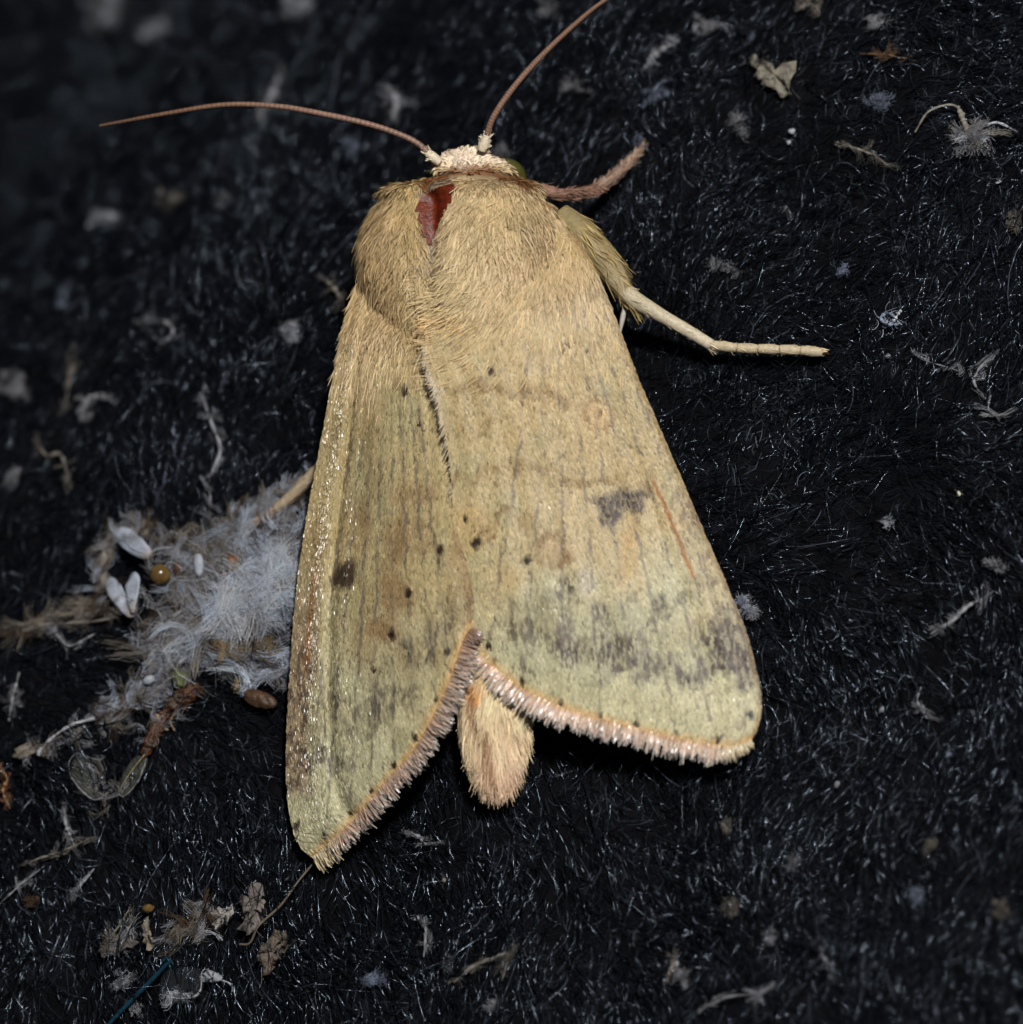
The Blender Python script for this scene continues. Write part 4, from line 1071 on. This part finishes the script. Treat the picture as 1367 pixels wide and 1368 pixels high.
# dead midge: rust coloured body with a clear wing
bug = empty('dead_midge', tuple(G(215., 975.))); tag(bug, 'rust brown remains of a tiny insect with one clear wing', 'insect')
def bugpart(name, segs, mat):
    V = []; Q = []; C = []; k = 0
    for (x, y, a, b, rot, h, lift) in segs:
        v, q, c = lump(x, y, a, b, rot, lift, h, WHITE, rough=.30, n1=24, n2=12, jag=1.7)
        V.append(v); Q.append(q + k); C.append(c); k += len(v)
    return mk(name, np.vstack(V), np.vstack(Q), mat, bug, np.vstack(C))
bugpart('thorax', [(255, 932, 20, 13, 35, .5, .2), (268, 925, 9, 9, 0, .4, .25)], M_rust)
bugpart('head', [(236, 945, 10, 9, 0, .4, .2)], M_husk)
bugpart('abdomen', [(222, 962, 15, 10, 58, .42, .2), (213, 979, 15, 10, 58, .42, .2), (206, 993, 14, 9, 58, .38, .2), (200, 1005, 11, 7, 58, .3, .2)], M_rust)
v, q, c = flake([(196, 1012), (202, 1018), (192, 1045), (176, 1065), (163, 1066), (160, 1054), (172, 1030), (184, 1014)], (.35, .05, .05), lin((200, 200, 190)), thick=.012, edge=0, wob=.03)
wg = mk('wing', v, q, M_clear, bug, c)
v, q, c = join([strand([(198, 1012), (182, 1032), (163, 1060)], [.42, .42, .4], [.018, .014, .01], lin((160, 146, 104))), strand([(200, 1018), (190, 1046), (172, 1066), (161, 1064)], [.42, .42, .4, .4], [.012, .012, .012, .01], lin((150, 148, 138)))])
mk('wing_vein', v, q, M_lint, wg, c)
v, q, c = join([strand([(216, 960), (222, 975), (228, 978)], [.6, .5, .3], [.05, .04, .03], lin((170, 140, 110))), strand([(240, 955), (232, 968), (236, 978)], [.5, .4, .2], [.04, .03, .03], lin((150, 120, 90)))])
mk('leg', v, q, M_lint, bug, c)
put('insect_dust', [wisps([(262, 918), (240, 945), (222, 960), (205, 990)], (9, 8), 16, .6, [GREY, TN, DUST], 8, .006, (.45, .75), follow=.5)], M_lint, None, None, parent=bug)
moss = put('green_crumb', [lump(246, 912, 10, 12, 0, .3, .45, lin((90, 96, 60)), rough=.6), fibres([(246, 912)], (6, 7), 40, .4, .01, [lin((110, 116, 76)), GREY], (.3, .7))], M_lint, 'dull green crumb against the rusty insect remains', 'crumb')
# loose clear wing
lw = empty('loose_insect_wing', tuple(G(122., 1040.))); tag(lw, 'loose clear insect wing caught in threads below the fluff', 'insect wing')
v, q, c = flake([(98, 1022), (108, 1010), (120, 1018), (128, 1038), (138, 1062), (130, 1070), (112, 1058), (100, 1042)], (.35, .05, .05), lin((170, 172, 176)), thick=.012, edge=1, wob=.05)
mk('membrane', v, q, M_clear, lw, c)
v, q, c = join([strand([(99, 1040), (97, 1022), (108, 1010), (122, 1018)], [.4] * 4, [.010, .013, .010], GREY * .5), strand([(100, 1042), (114, 1060), (132, 1072), (150, 1062)], [.4] * 4, [.016, .02, .014], GREY * .7),
                wisps([(115, 1018), (140, 1045), (150, 1062), (125, 1090)], (7, 7), 12, .8, [GREY, DUST], 7, .006, (.2, .5), follow=.7)])
mk('torn_edge', v, q, M_lint, lw, c)

# --- debris below the left wing tip
put('grass_stalk', [strand([(426, 1152), (404, 1182), (382, 1214), (353, 1241), (340, 1264), (326, 1266)], [.35, .5, .6, .6, .6, .5], [.028, .03, .032, .034, .034, .03], lin((104, 92, 78)), fr=.35, n=90)], M_lint, 'thin tan stalk running from under the left wing tip', 'stalk')
put('grey_flake', [flake([(322, 1210), (335, 1192), (347, 1183), (358, 1198), (356, 1222), (346, 1252), (332, 1250), (328, 1228)], (.4, .08, .1), lin((118, 110, 104)), edge=9, wob=.3), fibres([(340, 1195), (342, 1240)], (7, 10), 22, .5, .007, [GREY * .7, DUST * .6], (.2, .6))], M_flake, 'tall grey papery flake behind the thin stalk', 'flake')
put('white_flake', [flake([(284, 1222), (300, 1218), (318, 1218), (312, 1232), (298, 1243), (286, 1236)], (.4, .1, 0), lin((158, 152, 146)), edge=8, wob=.3)], M_flake, 'pale whitish flake next to the tall grey flake', 'flake')
put('brown_flake', [flake([(352, 1275), (366, 1256), (384, 1248), (388, 1264), (376, 1290), (362, 1302), (350, 1296)], (.4, .1, .1), lin((104, 92, 80)), edge=9, wob=.35), fibres([(362, 1290), (380, 1255)], (8, 10), 22, .5, .007, [DUST * .6, GREY * .6], (.2, .6))], M_flake, 'brownish crumpled flake in front of the thin stalk', 'flake')
put('dust_wad', [wisps([(225, 1262), (255, 1240), (275, 1215), (270, 1250)], (11, 9), 44, .6, [DUST, TN, GREY, DK], 13, .007, (.12, .5))], M_lint, 'dusty grey-brown wisp left of the whitish flake', 'lint')
put('leaf_scrap', [flake([(132, 1262), (150, 1256), (176, 1254), (186, 1262), (168, 1274), (142, 1278)], (.3, .1, .05), lin((86, 80, 76)), edge=8, wob=.3), wisps([(140, 1270), (170, 1250), (180, 1230)], (8, 7), 20, .6, [DUST, GREY], 10, .007, (.15, .5)),
                   strand([(155, 1252), (168, 1236), (180, 1216)], [.4, .5, .5], [.03, .03, .02], TN)], M_flake, 'dark grey leaf scrap with threads near an orange crumb', 'scrap')
petal(204, 1218, 8, 6, 20, .35, 'tiny orange crumb on the fleece among the grey scraps', M_amber, 'orange_crumb', 'crumb', .3, .35)
put('seed_shell', [flake([(197, 1232), (203, 1226), (205, 1246), (212, 1262), (204, 1274), (196, 1258)], (.4, .05, .1), lin((144, 132, 118)), edge=4, wob=.2)], M_flake, 'narrow pale shell below the tiny orange crumb', 'shell')
put('teal_bristle', [strand([(234, 1286), (205, 1316), (176, 1344), (146, 1374)], [.5, .45, .4, .3], [.06, .075, .075, .06], lin((30, 70, 88)), fr=.1, n=70),
                     strand([(222, 1290), (230, 1285), (234, 1300)], [.5, .6, .5], [.03, .03], lin((120, 170, 160)))], M_teal, 'dark teal glossy bristle lying in front of the clear film', 'bristle')
film = empty('clear_film', tuple(G(250., 1315.))); tag(film, 'torn square of clear film with pale edges', 'film')
v, q, c = flake([(222, 1300), (245, 1296), (276, 1300), (272, 1334), (240, 1338), (218, 1332)], (.4, .05, .05), GREY, thick=.012, edge=0, wob=.03)
mk('film_sheet', v, q, M_film, film, c)
v, q, c = join([strand([(219, 1332), (240, 1337), (262, 1336), (273, 1326), (275, 1302), (284, 1298)], [.45] * 6, [.025, .03, .035, .025, .02], lin((150, 150, 150)), fr=.5), lump(254, 1334, 7, 4, 0, .35, .15, GREY), lump(286, 1308, 14, 8, 0, .25, .3, GREY * .8, rough=.6),
                strand([(298, 1312), (312, 1318), (318, 1334)], [.4, .4, .3], [.025, .03, .02], GREY)])
mk('film_edge', v, q, M_lint, film, c)
